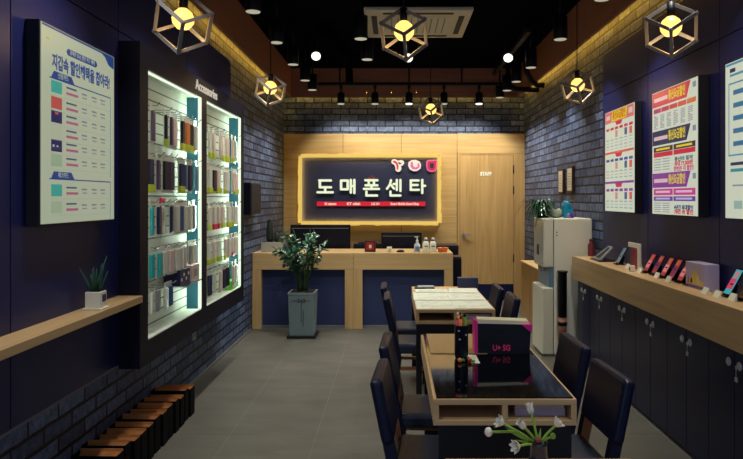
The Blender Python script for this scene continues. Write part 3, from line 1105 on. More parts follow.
XBK = -1.515      # slatwall plane
cf = cbox(-1.528, CX, 3.60, 3.72, 0.555, 2.374)
cf.box(-1.528 - OX, CX - OX, 5.955 - OY, 6.08 - OY, 0, 2.374 - OZ)
cf.box(-1.528 - OX, CX - OX, 3.72 - OY, 5.955 - OY, 0, 0.69 - OZ)
cf.box(-1.528 - OX, CX - OX, 3.72 - OY, 5.955 - OY, 2.243 - OZ, 2.374 - OZ)
cf.box(-1.528 - OX, CX - OX, 4.745 - OY, 4.88 - OY, 0.69 - OZ, 2.243 - OZ)
cf.build('cabinet_frame', mat('cabinet_dark_frame', rgb(12, 14, 32), 0.5, spec=0.25), cab)
for (ya, yb) in ((3.72, 4.745), (4.88, 5.955)):
    bk = cbox(-1.528, XBK, ya, yb, 0.69, 2.243, M_slat)
    z = 0.72
    while z < 2.22:
        bk.box(XBK - OX - 0.001, XBK - OX + 0.0015, ya - OY, yb - OY, z - OZ, z + 0.008 - OZ, M_groove)
        z += 0.066
    bk.build('slatwall_back', None, cab)
    cbox(XBK, CX - 0.02, yb - 0.006, yb, 0.69, 2.243).build('bay_side', M_teal, cab)
    cbox(XBK, CX - 0.02, ya, ya + 0.006, 0.69, 2.243).build('bay_side', M_teal, cab)
    cbox(XBK, CX - 0.01, ya, yb, 2.237, 2.243).build('bay_top', M_slat, cab)
    cbox(XBK, CX, ya + 0.006, yb - 0.006, 0.69, 0.697).build('bay_floor', M_slat, cab)
    # led strips on the inner edges of the opening
    cbox(CX - 0.012, CX + 0.004, yb - 0.045, yb - 0.007, 0.70, 2.235, None, 0.002).build('led_strip', M_cab, cab)
    cbox(CX - 0.026, CX - 0.012, ya + 0.006, ya + 0.02, 0.70, 2.235).build('led_strip', M_cab, cab)
    cbox(CX - 0.03, CX - 0.014, ya + 0.03, yb - 0.06, 2.226, 2.236).build('led_strip', M_cab, cab)
    for yy, ry in ((ya + 0.012, 1), (yb - 0.012, -1)):
        ld = bpy.data.lights.new('bay_lamp', 'AREA')
        ld.shape = 'RECTANGLE'
        ld.size = 1.5
        ld.size_y = 0.014
        ld.energy = P_CAB
        ld.color = (0.76, 1.0, 0.80)
        lo = bpy.data.objects.new('bay_lamp', ld)
        COL.objects.link(lo)
        lo.location = (CX - 0.018, yy, 1.47)
        dr_ = Vector((-0.35, ry, 0)).normalized()
        xa_ = Vector((0, 0, 1))
        za_ = -dr_
        ya_ = za_.cross(xa_)
        lo.rotation_euler = Matrix((xa_, ya_, za_)).transposed().to_euler()
t_ = text('header_lettering', 'Accessories', 0.10, M_cab if False else emit('header_letters', rgb(200, 194, 178), 0.7), cab, (CX - OX + 0.003, 4.88 - OY, 2.31 - OZ), rot=(PI / 2, 0, PI / 2), ext=0.002, bold=0.0015, fit=0.56)


# hooks and hanging packs
PK = {}


def pack_parts(t, w, h_, dpt, card, prod, base=None, style='case'):
    MB().box(-w / 2, w / 2, 0.0, 0.003, -h_, 0, bev=0.001).build('backing_card', card, t)
    if style == 'case':
        MB().box(-w * 0.34, w * 0.34, -dpt, 0.0, -h_ * 0.92, -h_ * 0.18, bev=0.004).build('phone_case', prod, t)
    else:
        MB().lathe([(w * 0.3, -h_ * 0.9), (w * 0.34, -h_ * 0.5), (w * 0.2, -h_ * 0.2)], (0, -dpt * 0.6, 0), 12).build('charger_coil', prod, t)
    if base is not None:
        MB().box(-w * 0.46, w * 0.46, -dpt - 0.002, 0.0, -h_, -h_ * 0.80, bev=0.002).build('label_band', base, t)


def cmat(r, g, b_):
    return mat(f'pack_{r}_{g}_{b_}', rgb(r, g, b_), 0.35)


BLK, NAV, PUR, WHT, PNK, TEA, BLU, LBL, GRY, ORG, YGR, MAG = (cmat(26, 26, 36), cmat(34, 42, 78), cmat(84, 62, 92), cmat(224, 222, 206), cmat(222, 200, 190), cmat(40, 176, 176), cmat(40, 84, 140), cmat(124, 168, 190), cmat(150, 152, 150), cmat(222, 130, 70), cmat(190, 206, 50), cmat(216, 40, 96))
CARD = cmat(218, 220, 204)
NAMES = {BLK: 'black', NAV: 'navy', PUR: 'dark purple', WHT: 'white', PNK: 'pale pink', TEA: 'teal', BLU: 'blue', LBL: 'light blue', GRY: 'grey', ORG: 'orange', YGR: 'yellow green', MAG: 'magenta'}
ROWN = ['top', 'second', 'third', 'fourth', 'lowest']
NTH = ['first', 'second', 'third', 'fourth', 'fifth', 'sixth', 'seventh', 'eighth', 'ninth']
# rows: (hook z, pack height, list of (product, base) or None)
BAY1 = [(2.06, 0.24, [(PUR, None), None, (BLK, YGR), (PUR, None), (PNK, None), (BLK, YGR), (ORG, YGR), (BLK, YGR), (WHT, None)]),
        (1.775, 0.24, [(NAV, YGR), (PUR, None), (BLK, None), (PUR, None), None, (NAV, YGR), (BLU, None), (NAV, None), (LBL, None)]),
        (1.49, 0.225, [(TEA, None), (NAV, None), (WHT, None), (NAV, None), (WHT, None), (BLU, None), (WHT, None), (WHT, None), (GRY, None)]),
        (1.205, 0.19, [(TEA, None), (TEA, None), (WHT, None), (PNK, None), (WHT, None), (WHT, None), (PNK, None), (GRY, None), (WHT, None)]),
        (0.975, 0.17, [(WHT, None), (GRY, None), (WHT, None), (BLU, None), None, None, None, None, None])]
BAY2 = [(2.06, 0.25, [(WHT, YGR), (PNK, YGR), (PNK, None), (WHT, YGR), (PNK, YGR), (PNK, YGR), (WHT, None)]),
        (1.765, 0.225, [(WHT, YGR), (BLK, None), (PNK, YGR), (PNK, YGR), (WHT, None), (PNK, None), (PNK, YGR)]),
        (1.47, 0.215, [(PNK, YGR), (WHT, MAG), (PNK, MAG), (PNK, YGR), (WHT, YGR), (PNK, YGR), (WHT, None)]),
        (1.195, 0.205, [(WHT, YGR), (PNK, YGR), (WHT, YGR), (PNK, YGR), (WHT, None), (PNK, MAG), (WHT, None)]),
        (0.945, 0.21, [(NAV, None), (WHT, None), (PNK, None), (NAV, None), (BLK, None), (PNK, None), (WHT, None)])]
rr = random.Random(5)
for bay, rows, ya, yb in (('left', BAY1, 3.83, 4.66), ('right', BAY2, 5.02, 5.86)):
    for ri, (hz, ph, items) in enumerate(rows):
        n = len(items)
        cnt = 0
        for i, it in enumerate(items):
            y = ya + (yb - ya) * i / (n - 1)
            if it is None:
                continue
            out = -1.43 + rr.uniform(-0.012, 0.008)
            hk = MB().tube([(XBK + 0.001 - OX, y - OY, hz - 0.012 - OZ), (out + 0.03 - OX, y - OY, hz - 0.012 - OZ), (out + 0.045 - OX, y - OY, hz + 0.006 - OZ)], 0.0028, 6)
            hk.build('hook', M_chrome, cab)
            prod, base = it
            key = (prod, base, ph)
            wd_ = 0.078 if n == 9 else 0.092
            lab = f'{NAMES[prod]} pack' + (f' with {NAMES[base]} band' if base else '') + f', {NTH[cnt]} from left, {ROWN[ri]} row, {bay} bay'
            cnt += 1
            loc = (out, y, hz)
            if key in PK:
                o = dup(PK[key], loc, PI / 2 + rr.uniform(-0.2, 0.2), lab)
            else:
                o = thing('accessory_pack', lab, 'accessory pack', loc, PI / 2 + rr.uniform(-0.2, 0.2), 'packs hanging in the accessory cabinet')
                pack_parts(o, wd_, ph, 0.016, CARD, prod, base)
                PK[key] = o
# boxes hanging low in the left bay
t = thing('patterned_box', 'navy patterned box sticking out of the lowest row of the left bay', 'box', (-1.40, 4.35, 0.925), PI / 2)
MB().box(-0.10, 0.10, -0.0, 0.11, 0, 0.105, bev=0.003).build('box_body', NAV, t)
for i in range(4):
    MB().box(-0.085 + i * 0.046, -0.06 + i * 0.046, -0.002, 0.0, 0.03 + 0.03 * (i % 2), 0.05 + 0.03 * (i % 2)).build('printed_patch', WHT, t)
hk = MB().box(-1.512 - OX, -1.37 - OX, 4.26 - OY, 4.44 - OY, 0.917 - OZ, 0.925 - OZ).build('shelf_bracket', M_chrome, cab)
t = thing('cream_box', 'cream box at the right of the navy patterned box in the left bay', 'box', (-1.39, 4.545, 0.93), PI / 2)
MB().box(-0.085, 0.085, 0.0, 0.12, 0, 0.11, bev=0.003).build('box_body', PNK, t)
MB().box(-0.04, 0.03, -0.002, 0.0, 0.03, 0.08).build('printed_patch', GRY, t)
MB().box(-1.512 - OX, -1.37 - OX, 4.47 - OY, 4.62 - OY, 0.922 - OZ, 0.93 - OZ).build('shelf_bracket', M_chrome, cab)
t = thing('green_box', 'bright green small box lying at the bottom of the right bay', 'box', (-1.455, 5.78, 0.697), PI / 2)
MB().box(-0.11, 0.11, -0.03, 0.05, 0, 0.075, bev=0.003).build('box_body', mat('bright_green_card', rgb(110, 214, 70), 0.4), t)
MB().box(-0.07, 0.05, -0.032, -0.03, 0.02, 0.05).build('printed_patch', WHT, t)
t = thing('bow_clip', 'small red bow clip on the third row of the left bay', 'clip', (-1.405, 3.925, 1.49), PI / 2)
MB().prism([(-0.03, 0.015), (0, 0.002), (0.03, 0.015), (0.03, -0.018), (0, -0.004), (-0.03, -0.018)], -0.008, 0.004, MAG).build('bow', None, t)
MB().ball((0, -0.004, 0), 0.008, MAG, 8).build('knot', None, t)

# black box on the brick wall, outlet
t = thing('wall_speaker', 'black speaker box on the left brick wall right of the lit cabinet', 'speaker', (XL, 7.3, 1.325))
MB().box(0.0, 0.085, -0.27, 0.27, 0, 0.35, bev=0.01).build('speaker_housing', M_plastic_black, t)
MB().box(0.085, 0.09, -0.25, 0.25, 0.02, 0.33).build('speaker_grille', M_black, t)
t = thing('wall_outlet', 'small white socket plate low on the left brick wall under the cabinet', 'socket', (XL, 5.3, 0.345))
MB().box(0, 0.012, -0.045, 0.045, 0, 0.085, bev=0.003).build('socket_plate', M_lgrey, t)
MB().lathe([(0.014, 0), (0.014, 0.003)], (0, 0, 0), 12, M_grey, Matrix.Translation((0.012, 0, 0.042)) @ Matrix.Rotation(PI / 2, 4, 'Y')).build('socket_hole', None, t)

# left shelf and its plant
sh = thing('wall_shelf', 'long wooden ledge on the navy left wall carrying the white planter', 'shelf', (-1.46, 1.6, 0.925))
MB().box(-0.07, 0.067, -2.2, 1.998, 0.0, 0.038, bev=0.002).build('shelf_board', M_shelf, sh)
MB().box(-0.07, -0.04, -2.1, 1.95, -0.03, 0.0).build('mounting_rail', M_navy, sh)
t = thing('spiky_plant', 'spiky green plant in a small white cube pot on the left ledge', 'potted plant', (-1.455, 3.167, 0.963))
MB().box(-0.047, 0.047, -0.045, 0.047, 0, 0.008, bev=0.003).build('saucer', M_white, t)
pot_ = MB().box(-0.037, 0.037, -0.037, 0.037, 0.008, 0.086, bev=0.004).build('pot', M_white, t)
MB().box(-0.031, 0.031, -0.031, 0.031, 0.083, 0.088).build('soil', M_soil, t)
MB().box(0.037, 0.0385, -0.012, 0.026, 0.035, 0.07).build('pot_label', M_counternavy, pot_)
lf = MB()
rr = random.Random(2)
for i in range(13):
    a = i * 2.4
    ln_ = rr.uniform(0.09, 0.14)
    r0 = rr.uniform(0.0, 0.02)
    if i == 4:
        ln_ = 0.185
    sl = rr.uniform(0.1, 0.6)
    d_ = Vector((math.cos(a) * sl, math.sin(a) * sl, 1))
    if i == 4:
        d_ = Vector((0.25, 0.25, 1))
    lf.tube([Vector((r0 * math.cos(a), r0 * math.sin(a), 0.085)) + d_.normalized() * ln_ * k / 4 + Vector((0, 0, -0.01 * sl * k * k / 16)) for k in range(5)], [0.0055, 0.006, 0.005, 0.0035, 0.0008], 6)
lf.build('spiky_leaves', M_leaf2, t)

# shopping bags along the left wall
rr = random.Random(9)


def shop_bag(w, d, h_, seed):
    r2 = random.Random(seed)
    t = thing('shopping_bag', '', 'shopping bag', (0, 0, 0), 0, 'black paper bags along the left wall')
    th = 0.003
    o_ = MB()
    o_.box(-w / 2, w / 2, -d / 2, -d / 2 + th, 0, h_)
    o_.box(-w / 2, w / 2, d / 2 - th, d / 2, 0, h_)
    o_.box(-w / 2, -w / 2 + th, -d / 2, d / 2, 0, h_)
    o_.box(w / 2 - th, w / 2, -d / 2, d / 2, 0, h_)
    o_.box(-w / 2, w / 2, -d / 2, d / 2, 0, th)
    o_.build('outer_paper', M_bagblack, t)
    # folded kraft liner showing at the mouth
    li = MB()
    n = 7
    rowsv = []
    for j in range(4):
        v = j / 3
        yy = -d / 2 + 0.008 + (d - 0.016) * v
        row = []
        for i in range(n):
            u = i / (n - 1)
            zz = h_ - 0.006 - 0.05 * math.sin(PI * v) ** 1.5 * (0.5 + 0.5 * r2.random()) + r2.uniform(-0.004, 0.008) * (1 if j in (1, 2) else 0.3)
            row.append(li.bm.verts.new((-w / 2 + 0.006 + (w - 0.012) * u, yy, zz)))
        rowsv.append(row)
    for a_, b_ in zip(rowsv, rowsv[1:]):
        for i in range(n - 1):
            li.bm.faces.new((a_[i], a_[i + 1], b_[i + 1], b_[i]))
    li.box(-w / 2 + 0.004, w / 2 - 0.004, d / 2 - 0.008, d / 2 - 0.004, h_ * 0.5, h_ + 0.008)
    li.build('kraft_liner', M_kraft, t)
    return t


protos = [shop_bag(0.23, 0.082, 0.2, k) for k in range(4)]
for i in range(13):
    y = 4.51 - i * 0.108
    loc = (-1.515 + rr.uniform(-0.006, 0.006), y, 0)
    lab = ('black paper bag with kraft inside, farthest of the row by the left wall' if i == 0 else
           f'black paper bag with kraft inside, {["", "second", "third", "fourth", "fifth", "sixth", "seventh", "eighth", "ninth", "tenth", "eleventh", "twelfth", "thirteenth"][i]} from the far end of the left wall row')
    rz = rr.uniform(-0.03, 0.03)
    if i < 4:
        o = protos[i]
        o.location = loc
        o.rotation_euler.z = rz
        o['label'] = lab
    else:
        o = dup(protos[i % 4], loc, rz, lab)
    o.scale.z = rr.uniform(0.93, 1.05)
    o.scale.y = rr.uniform(0.8, 1.12)


# ------------------------------------------------------------------ light box posters
def lightbox(name, label, x_wall, depth, yc, z0, w, h_, rz, face_m):
    t = thing(name, label, 'light box poster', (x_wall, yc, z0), rz, 'lit wall posters')
    MB().box(-w / 2, w / 2, -depth, 0, 0, h_, bev=0.003).build('box_housing', M_black, t)
    MB().box(-w / 2 + 0.008, w / 2 - 0.008, -depth - 0.003, -depth + 0.001, 0.008, h_ - 0.008).build('lit_face', face_m, t)
    return t, -depth - 0.003


def printer(t, yf, w, h_, k, tint):
    """returns a function that adds flat printed patches; u to the right, v down, both 0..1"""
    mb = MB()

    def em(c, nm):
        return emit(f'print_{nm}_{k}', rgb(*c), k)

    def R(u0, v0, u1, v1, c, nm, lift=0.0008):
        m = em(c, nm)
        mb.box(-w / 2 + u0 * w, -w / 2 + u1 * w, yf - lift, yf, h_ * (1 - v1), h_ * (1 - v0), m)

    def Q(pts, c, nm, lift=0.0012):
        m = em(c, nm)
        mb.prism([(-w / 2 + u * w, h_ * (1 - v)) for u, v in pts], yf - lift, yf, m)

    def T(body, u, v, size, c, nm, fit=None, bold=0.0, lift=0.0016):
        text('printed_text', body, size, em(c, nm), t, (-w / 2 + u * w, yf - lift, h_ * (1 - v)), ext=0.0003, bold=bold, fit=fit)
    return mb, R, Q, T


W_, H_ = 0.70, 0.86
BLUE, LBLUE, RED, MAGC, INK, INKL, TEALC, SAL, NAVYC, YEL, PURC, LINE = (36, 78, 160), (110, 160, 200), (214, 40, 76), (210, 60, 120), (50, 54, 90), (140, 150, 168), (70, 196, 180), (222, 96, 92), (28, 36, 110), (240, 214, 50), (140, 60, 160), (190, 200, 190)
# left poster
KL = 0.40
lb, yf = lightbox('light_box_poster', 'lit price poster with blue Korean heading on the left navy wall', -1.527, 0.059, 3.045, 1.385, 0.715, H_, PI / 2, emit('poster_face_left', rgb(214, 226, 196), KL))
mb, R, Q, T = printer(lb, yf, 0.715, H_, KL, 0)
R(0.02, 0.012, 0.98, 0.022, BLUE, 'blue')
Q([(0.78, 0.02), (0.98, 0.02), (0.98, 0.085), (0.90, 0.075), (0.84, 0.035)], BLUE, 'blue')
R(0.07, 0.072, 0.10, 0.082, YEL, 'yel')
Q([(0.32, 0.085), (0.70, 0.085), (0.72, 0.103), (0.70, 0.12), (0.32, 0.12), (0.30, 0.103)], BLUE, 'blue')
T('휴대폰 요금 할인 카드 혜택', 0.51, 0.102, 0.024, (214, 226, 196), 'white', fit=0.24)
T('지갑속 할인혜택을 잡아라!', 0.52, 0.185, 0.07, BLUE, 'blue', fit=0.56, bold=0.0022)
for v0, vb in ((0.262, 0.74), (0.765, 0.985)):
    R(0.10, v0, 0.93, v0 + 0.006, BLUE, 'blue')
    R(0.925, v0, 0.93, vb, LBLUE, 'lblue')
    Q([(0.12, v0), (0.15, v0 - 0.035), (0.36, v0 - 0.035), (0.40, v0)], BLUE, 'blue')
    T('신용카드' if v0 < 0.5 else '체크카드', 0.26, v0 - 0.016, 0.028, (214, 226, 196), 'white', fit=0.09)
rows = [(0.305, TEALC, 'teal'), (0.385, SAL, 'salmon'), (0.455, NAVYC, 'navy'), (0.53, (214, 222, 190), 'pale'), (0.60, NAVYC, 'navy'), (0.675, (180, 210, 170), 'mint'), (0.825, TEALC, 'teal'), (0.91, (190, 214, 180), 'mint2')]
for i, (v, c, nm) in enumerate(rows):
    R(0.12, v - 0.03, 0.245, v + 0.03, c, nm)
    if i == 4:
        R(0.135, v - 0.004, 0.155, v + 0.008, (214, 226, 196), 'white', 0.0014)
        R(0.18, v - 0.002, 0.20, v + 0.006, (214, 226, 196), 'white', 0.0014)
    if i == 2:
        R(0.16, v - 0.024, 0.2, v - 0.012, SAL, 'salmon', 0.0014)
    R(0.30, v - 0.020, 0.43, v - 0.011, (90, 104, 134), 'inkb')
    R(0.30, v + 0.008, 0.45, v + 0.021, (206, 110, 150), 'magb')
    for u in (0.54, 0.68, 0.81):
        R(u - 0.04, v - 0.012, u + 0.03, v - 0.004, INKL, 'inkl')
        R(u - 0.03, v + 0.008, u + 0.03, v + 0.015, (170, 160, 180), 'inkp')
    R(0.12, v + 0.042, 0.92, v + 0.0435, LINE, 'line')
mb.build('printed_layout', None, lb)

# far right poster
KR = 0.62
FACE = emit('poster_face_right', rgb(222, 230, 208), KR)
lb, yf = lightbox('light_box_poster', 'lit red headed price poster, farthest of the three on the right wall', 1.892, 0.057, 5.31, 1.385, W_, H_, -PI / 2, FACE)
mb, R, Q, T = printer(lb, yf, W_, H_, KR, 0)
WC = (222, 230, 208)
for v0, hc, hn in ((0.015, RED, 'red'), (0.41, SAL, 'salmon'), (0.70, PURC, 'pur')):
    hh = 0.11 if v0 < 0.1 else 0.022
    R(0.02, v0, 0.98, v0 + hh, hc if v0 > 0.1 else (226, 120, 110), hn if v0 > 0.1 else 'rose')
    if v0 < 0.1:
        Q([(0.28, 0.02), (0.78, 0.02), (0.74, 0.115), (0.24, 0.115)], YEL, 'yel')
        T('통신요금할인', 0.51, 0.068, 0.075, (206, 90, 30), 'orange', fit=0.30, bold=0.002)
        R(0.06, 0.05, 0.2, 0.09, (232, 200, 190), 'wrose', 0.0014)
        R(0.82, 0.04, 0.94, 0.09, (232, 200, 190), 'wrose', 0.0014)
    vb = v0 + hh
    Q([(0.38, vb), (0.62, vb), (0.58, vb + 0.035), (0.42, vb + 0.035)], RED, 'red')
    for j in range(6):
        u = 0.06 + j * 0.155
        R(u, vb + 0.05, u + 0.11, vb + 0.075, (RED if v0 < 0.1 else BLUE if v0 < 0.5 else PURC), ('red' if v0 < 0.1 else 'blue' if v0 < 0.5 else 'pur'))
        if j in (2, 4, 5):
            R(u + 0.01, vb + 0.085, u + 0.09, vb + 0.15, [(220, 150, 140), 0, (200, 170, 160)][0] if j == 2 else (SAL if j == 5 else (90, 92, 140)), f'pic{j}')
        for q in range(4 if v0 < 0.1 else 3):
            R(u, vb + 0.165 + q * 0.03, u + 0.10, vb + 0.175 + q * 0.03, (150, 176, 190) if q % 2 == 0 else LINE, 'cell' + str(q % 2))
mb.build('printed_layout', None, lb)

# middle right poster
lb, yf = lightbox('light_box_poster', 'lit poster with red, navy and purple headings, middle one on the right wall', 1.892, 0.065, 4.255, 1.385, W_, H_, -PI / 2, FACE)
mb, R, Q, T = printer(lb, yf, W_, H_, KR, 0)
for v0, c, nm in ((0.015, (216, 60, 84), 'crim'), (0.325, (44, 50, 92), 'nv'), (0.665, PURC, 'pur')):
    Q([(0.02, v0), (0.86, v0), (0.78, v0 + 0.115), (0.02, v0 + 0.115)], c, nm)
    R(0.06, v0 + 0.045, 0.38, v0 + 0.075, (232, 200, 200), 'pw', 0.0016)
    T('통신요금할인', 0.58, v0 + 0.058, 0.07, YEL, 'yel', fit=0.25, bold=0.002)
    R(0.9, v0 + 0.02, 0.96, v0 + 0.06, INKL, 'inkl')
for j in range(5):
    R(0.05 + j * 0.185, 0.145, 0.05 + j * 0.185 + 0.17, 0.18, [(190, 60, 110), (200, 60, 90), (210, 70, 80), (216, 90, 70), (222, 120, 70)][j], f'h{j}')
for i in range(9):
    v = 0.20 + i * 0.0125
    for j in range(6):
        if (i * 5 + j * 3) % 7 == 0:
            R(0.06 + j * 0.15, v, 0.10 + j * 0.15, v + 0.007, MAGC, 'mag')
        else:
            R(0.06 + j * 0.15, v, 0.06 + j * 0.15 + 0.09, v + 0.006, INKL, 'inkl')
for j in range(2):
    u = 0.05 + j * 0.46
    R(u, 0.455, u + 0.44, 0.495, (60, 44, 60), 'plum')
    R(u + 0.06, 0.467, u + 0.38, 0.483, YEL, 'yel', 0.0016)
    R(u, 0.498, u + 0.44, 0.535, RED, 'red')
    R(u, 0.79, u + 0.44, 0.84, (214, 60, 150), 'pinkh')
    R(u + 0.05, 0.805, u + 0.38, 0.822, (238, 200, 220), 'pw2', 0.0016)
    R(u, 0.85, u + 0.44, 0.885, (110, 66, 170), 'vio')
    R(u + 0.05, 0.86, u + 0.38, 0.874, (210, 190, 230), 'pw3', 0.0016)
for i in range(5):
    for j in range(2):
        R(0.06 + j * 0.2, 0.55 + i * 0.021, 0.22 + j * 0.2, 0.556 + i * 0.021, INKL, 'inkl')
        R(0.06 + j * 0.2, 0.90 + i * 0.017, 0.22 + j * 0.2, 0.906 + i * 0.017, INKL, 'inkl')
T('통신비 절약', 0.72, 0.572, 0.03, (60, 90, 110), 'slate', fit=0.26, bold=0.001)
T('최대 77,000원', 0.72, 0.607, 0.034, RED, 'red', fit=0.26, bold=0.0012)
T('한번은 더 할인!', 0.72, 0.645, 0.034, MAGC, 'mag', fit=0.28, bold=0.0012)
T('4년간 최대할인', 0.72, 0.935, 0.034, NAVYC, 'navy', fit=0.27, bold=0.0012)
T('78만 원 할인', 0.72, 0.968, 0.03, RED, 'red', fit=0.27, bold=0.0012)
mb.build('printed_layout', None, lb)

# near right poster, mostly outside the frame
lb, yf = lightbox('light_box_poster', 'lit poster with blue outlines, nearest on the right wall, cut by the frame', 1.892, 0.065, 3.24, 1.385, W_, H_, -PI / 2, FACE)
mb, R, Q, T = printer(lb, yf, W_, H_, KR, 0)
BL2 = (90, 150, 180)
R(0.02, 0.015, 0.98, 0.03, BL2, 'bl2')
R(0.08, 0.05, 0.16, 0.075, INK, 'ink')
R(0.08, 0.085, 0.5, 0.1, BL2, 'bl2')
R(0.06, 0.14, 0.07, 0.59, BL2, 'bl2')
R(0.06, 0.59, 0.94, 0.60, BL2, 'bl2')
R(0.06, 0.14, 0.94, 0.15, BL2, 'bl2')
for i in range(5):
    v = 0.19 + i * 0.08
    R(0.13, v, 0.35, v + 0.03, (60, 120, 160), 'b3')
    for j in range(3):
        R(0.4 + j * 0.17, v, 0.52 + j * 0.17, v + 0.01, INKL, 'inkl')
R(0.09, 0.64, 0.6, 0.66, INK, 'ink')
R(0.09, 0.68, 0.8, 0.70, (60, 150, 160), 'b4')
R(0.12, 0.78, 0.3, 0.79, INKL, 'inkl')
R(0.14, 0.88, 0.26, 0.93, (160, 190, 180), 'b5')
mb.build('printed_layout', None, lb)

# ------------------------------------------------------------------ right wall: lockers, long shelf
LKX, LKD = 1.716, 0.178
M_lockm = mat('lock_pale_metal', rgb(226, 226, 222), 0.35)
lock_group = 'navy lockers under the right shelf'


def locker(yc, w, label):
    t = thing('locker_unit', label, 'locker', (LKX, yc, 0), 0, lock_group)
    MB().box(0.02, LKD, -w / 2 + 0.001, w / 2 - 0.001, 0.0, 0.752).build('locker_body', M_navyseam, t)
    for s in (-1, 1):
        a, c = sorted((s * 0.0025, s * (w / 2 - 0.0025)))
        dr = MB().box(0.0, 0.019, a, c, 0.02, 0.748, bev=0.001).build('door', M_locker, t)
        y = s * 0.052
        lk = MB().lathe([(0.021, 0.0), (0.023, 0.004), (0.015, 0.010), (0.006, 0.010)], (0, 0, 0), 14, None, Matrix.Translation((0.0, y, 0.665)) @ Matrix.Rotation(-PI / 2, 4, 'Y'))
        lk.build('door_lock', M_lockm, dr)
        if s < 0:
            ky = MB().cyl((-0.009, y, 0.665), (-0.018, y, 0.665), 0.004, 8).box(-0.021, -0.018, y - 0.008, y + 0.008, 0.650, 0.667).box(-0.021, -0.018, y - 0.012, y + 0.012, 0.588, 0.612)
            ky.tube([(-0.0195, y, 0.65), (-0.0195, y + 0.003, 0.632), (-0.0195, y, 0.612)], 0.0016, 5)
            ky.build('hanging_key', M_lockm, dr)
    return t


ly = [(5.895, 0.37), (5.44, 0.54), (4.90, 0.54), (4.36, 0.54), (3.82, 0.54), (3.28, 0.54), (2.74, 0.54)]
ln_ = ['narrow navy locker pair at the far end of the shelf by the white water dispenser', 'navy locker pair, second from the far end under the right shelf', 'navy locker pair, third from the far end under the right shelf', 'navy locker pair, fourth from the far end, below the purple box', 'navy locker pair, fifth from the far end under the right shelf', 'navy locker pair, sixth from the far end, by the right frame edge', 'navy locker pair, seventh from the far end, past the right frame edge', 'navy locker pair, nearest to the viewer under the right shelf']
for (y, w), l in zip(ly, ln_):
    locker(y, w, l)
sh = thing('display_shelf', 'long thick wooden display shelf with phones along the right wall', 'shelf', (1.777, 4.0, 0.755))
MB().box(-0.117, 0.117, -2.1, 2.08, 0.0, 0.21, bev=0.003).build('shelf_board', M_shelf, sh)
ZS = 0.966


# items on the shelf
def ph_xy(px, x=1.82):
    return x * 650 / (px - 394.5)


def phone(y, label, c1, c2, c3, wdt=0.072, hgt=0.145, x=1.80):
    t = thing('display_phone', label, 'phone', (x, y, ZS), 0, 'phones on the right shelf')
    tilt = 0.52
    Mx = Matrix.Translation((0.0, 0, 0.012)) @ Matrix.Rotation(tilt, 4, 'Y')
    MB().box(-0.02, 0.05, -0.036, 0.036, 0, 0.010, bev=0.002).bar((0.03, 0, 0.008), (0.045, 0, 0.07), 0.03).build('stand', M_phone, t)
    b_ = MB().box(0.0, 0.008, -wdt / 2, wdt / 2, 0.0, hgt, M_phone, bev=0.003, M=Mx)
    po_ = b_.build('phone_body', None, t)
    s_ = MB()
    s_.box(-0.0012, 0.0, -wdt / 2 + 0.004, wdt / 2 - 0.004, 0.006, hgt - 0.006, c1, M=Mx)
    if c2:
        s_.box(-0.0018, -0.0008, -wdt / 2 + 0.012, wdt / 2 - 0.004, hgt * 0.22, hgt * 0.62, c2, M=Mx)
        s_.box(-0.0019, -0.0008, -wdt / 2 + 0.02, wdt / 2 - 0.016, hgt * 0.66, hgt * 0.9, c3, M=Mx)
    s_.build('screen', None, po_)
    return t


E_RED = emit('screen_red', rgb(170, 52, 52), 0.5)
E_PNK = emit('screen_pink', rgb(226, 130, 130), 0.55)
E_PUR = emit('screen_purple', rgb(120, 40, 90), 0.5)
E_ORG = emit('screen_orange', rgb(206, 100, 66), 0.5)
E_CYN = emit('screen_cyan', rgb(60, 176, 190), 0.6)
E_MAG = emit('screen_magenta', rgb(216, 70, 110), 0.6)
pl_ = ['nearest the card frame', 'second from the card frame', 'third from the card frame', 'fourth from the card frame', 'fifth from the card frame', 'half hidden behind the lavender box']
for i, px in enumerate((645, 653, 662, 670, 679, 688)):
    phone(1.80 * 650 / (px - 394.5), f'phone with red and purple screen on a stand, {pl_[i]}', E_RED, E_PUR if i % 2 else E_PNK, E_ORG)
phone(1.80 * 650 / (726 - 394.5), 'phone with cyan and magenta screen right of the lavender box', E_CYN, E_MAG, E_PNK, hgt=0.16)
phone(1.80 * 650 / (739 - 394.5), 'phone with dark screen right of the cyan one', M_screen, None, None, hgt=0.16)
phone(1.80 * 650 / (752 - 394.5), 'phone with dark screen at the very right edge of the frame', M_screen, None, None, hgt=0.16)
# price tags
tgp = [(657, 278), (668.5, 282), (705.5, 294), (717.5, 297.5), (733, 300.5), (628, 268.5), (640, 273)]
tl = ['third from the far end', 'fourth from the far end', 'below the lavender box', 'between the lavender box and the cyan phone', 'in front of the dark phone', 'farthest one before the card frame', 'second from the far end']
for (px, py), l in zip(tgp, tl):
    x = min(1.78, 0.535 * (px - 394.5) / (py - 198.5))
    y = x * 650 / (px - 394.5)
    t = thing('price_tag', f'small white price tag on the right shelf, {l}', 'price tag', (x, y, ZS), 0, 'price tags on the right shelf')
    MB().hexa([(-0.014, -0.03, 0), (0.004, -0.03, 0), (0.004, 0.03, 0), (-0.014, 0.03, 0), (0.006, -0.03, 0.036), (0.008, -0.03, 0.036), (0.008, 0.03, 0.036), (0.006, 0.03, 0.036)]).build('card', M_paper, t)
    MB().hexa([(-0.0095, -0.018, 0.008), (-0.0085, -0.018, 0.008), (-0.0085, 0.018, 0.008), (-0.0095, 0.018, 0.008), (-0.002, -0.018, 0.02), (-0.001, -0.018, 0.02), (-0.001, 0.018, 0.02), (-0.002, 0.018, 0.02)]).build('printed_line', M_ink, t)
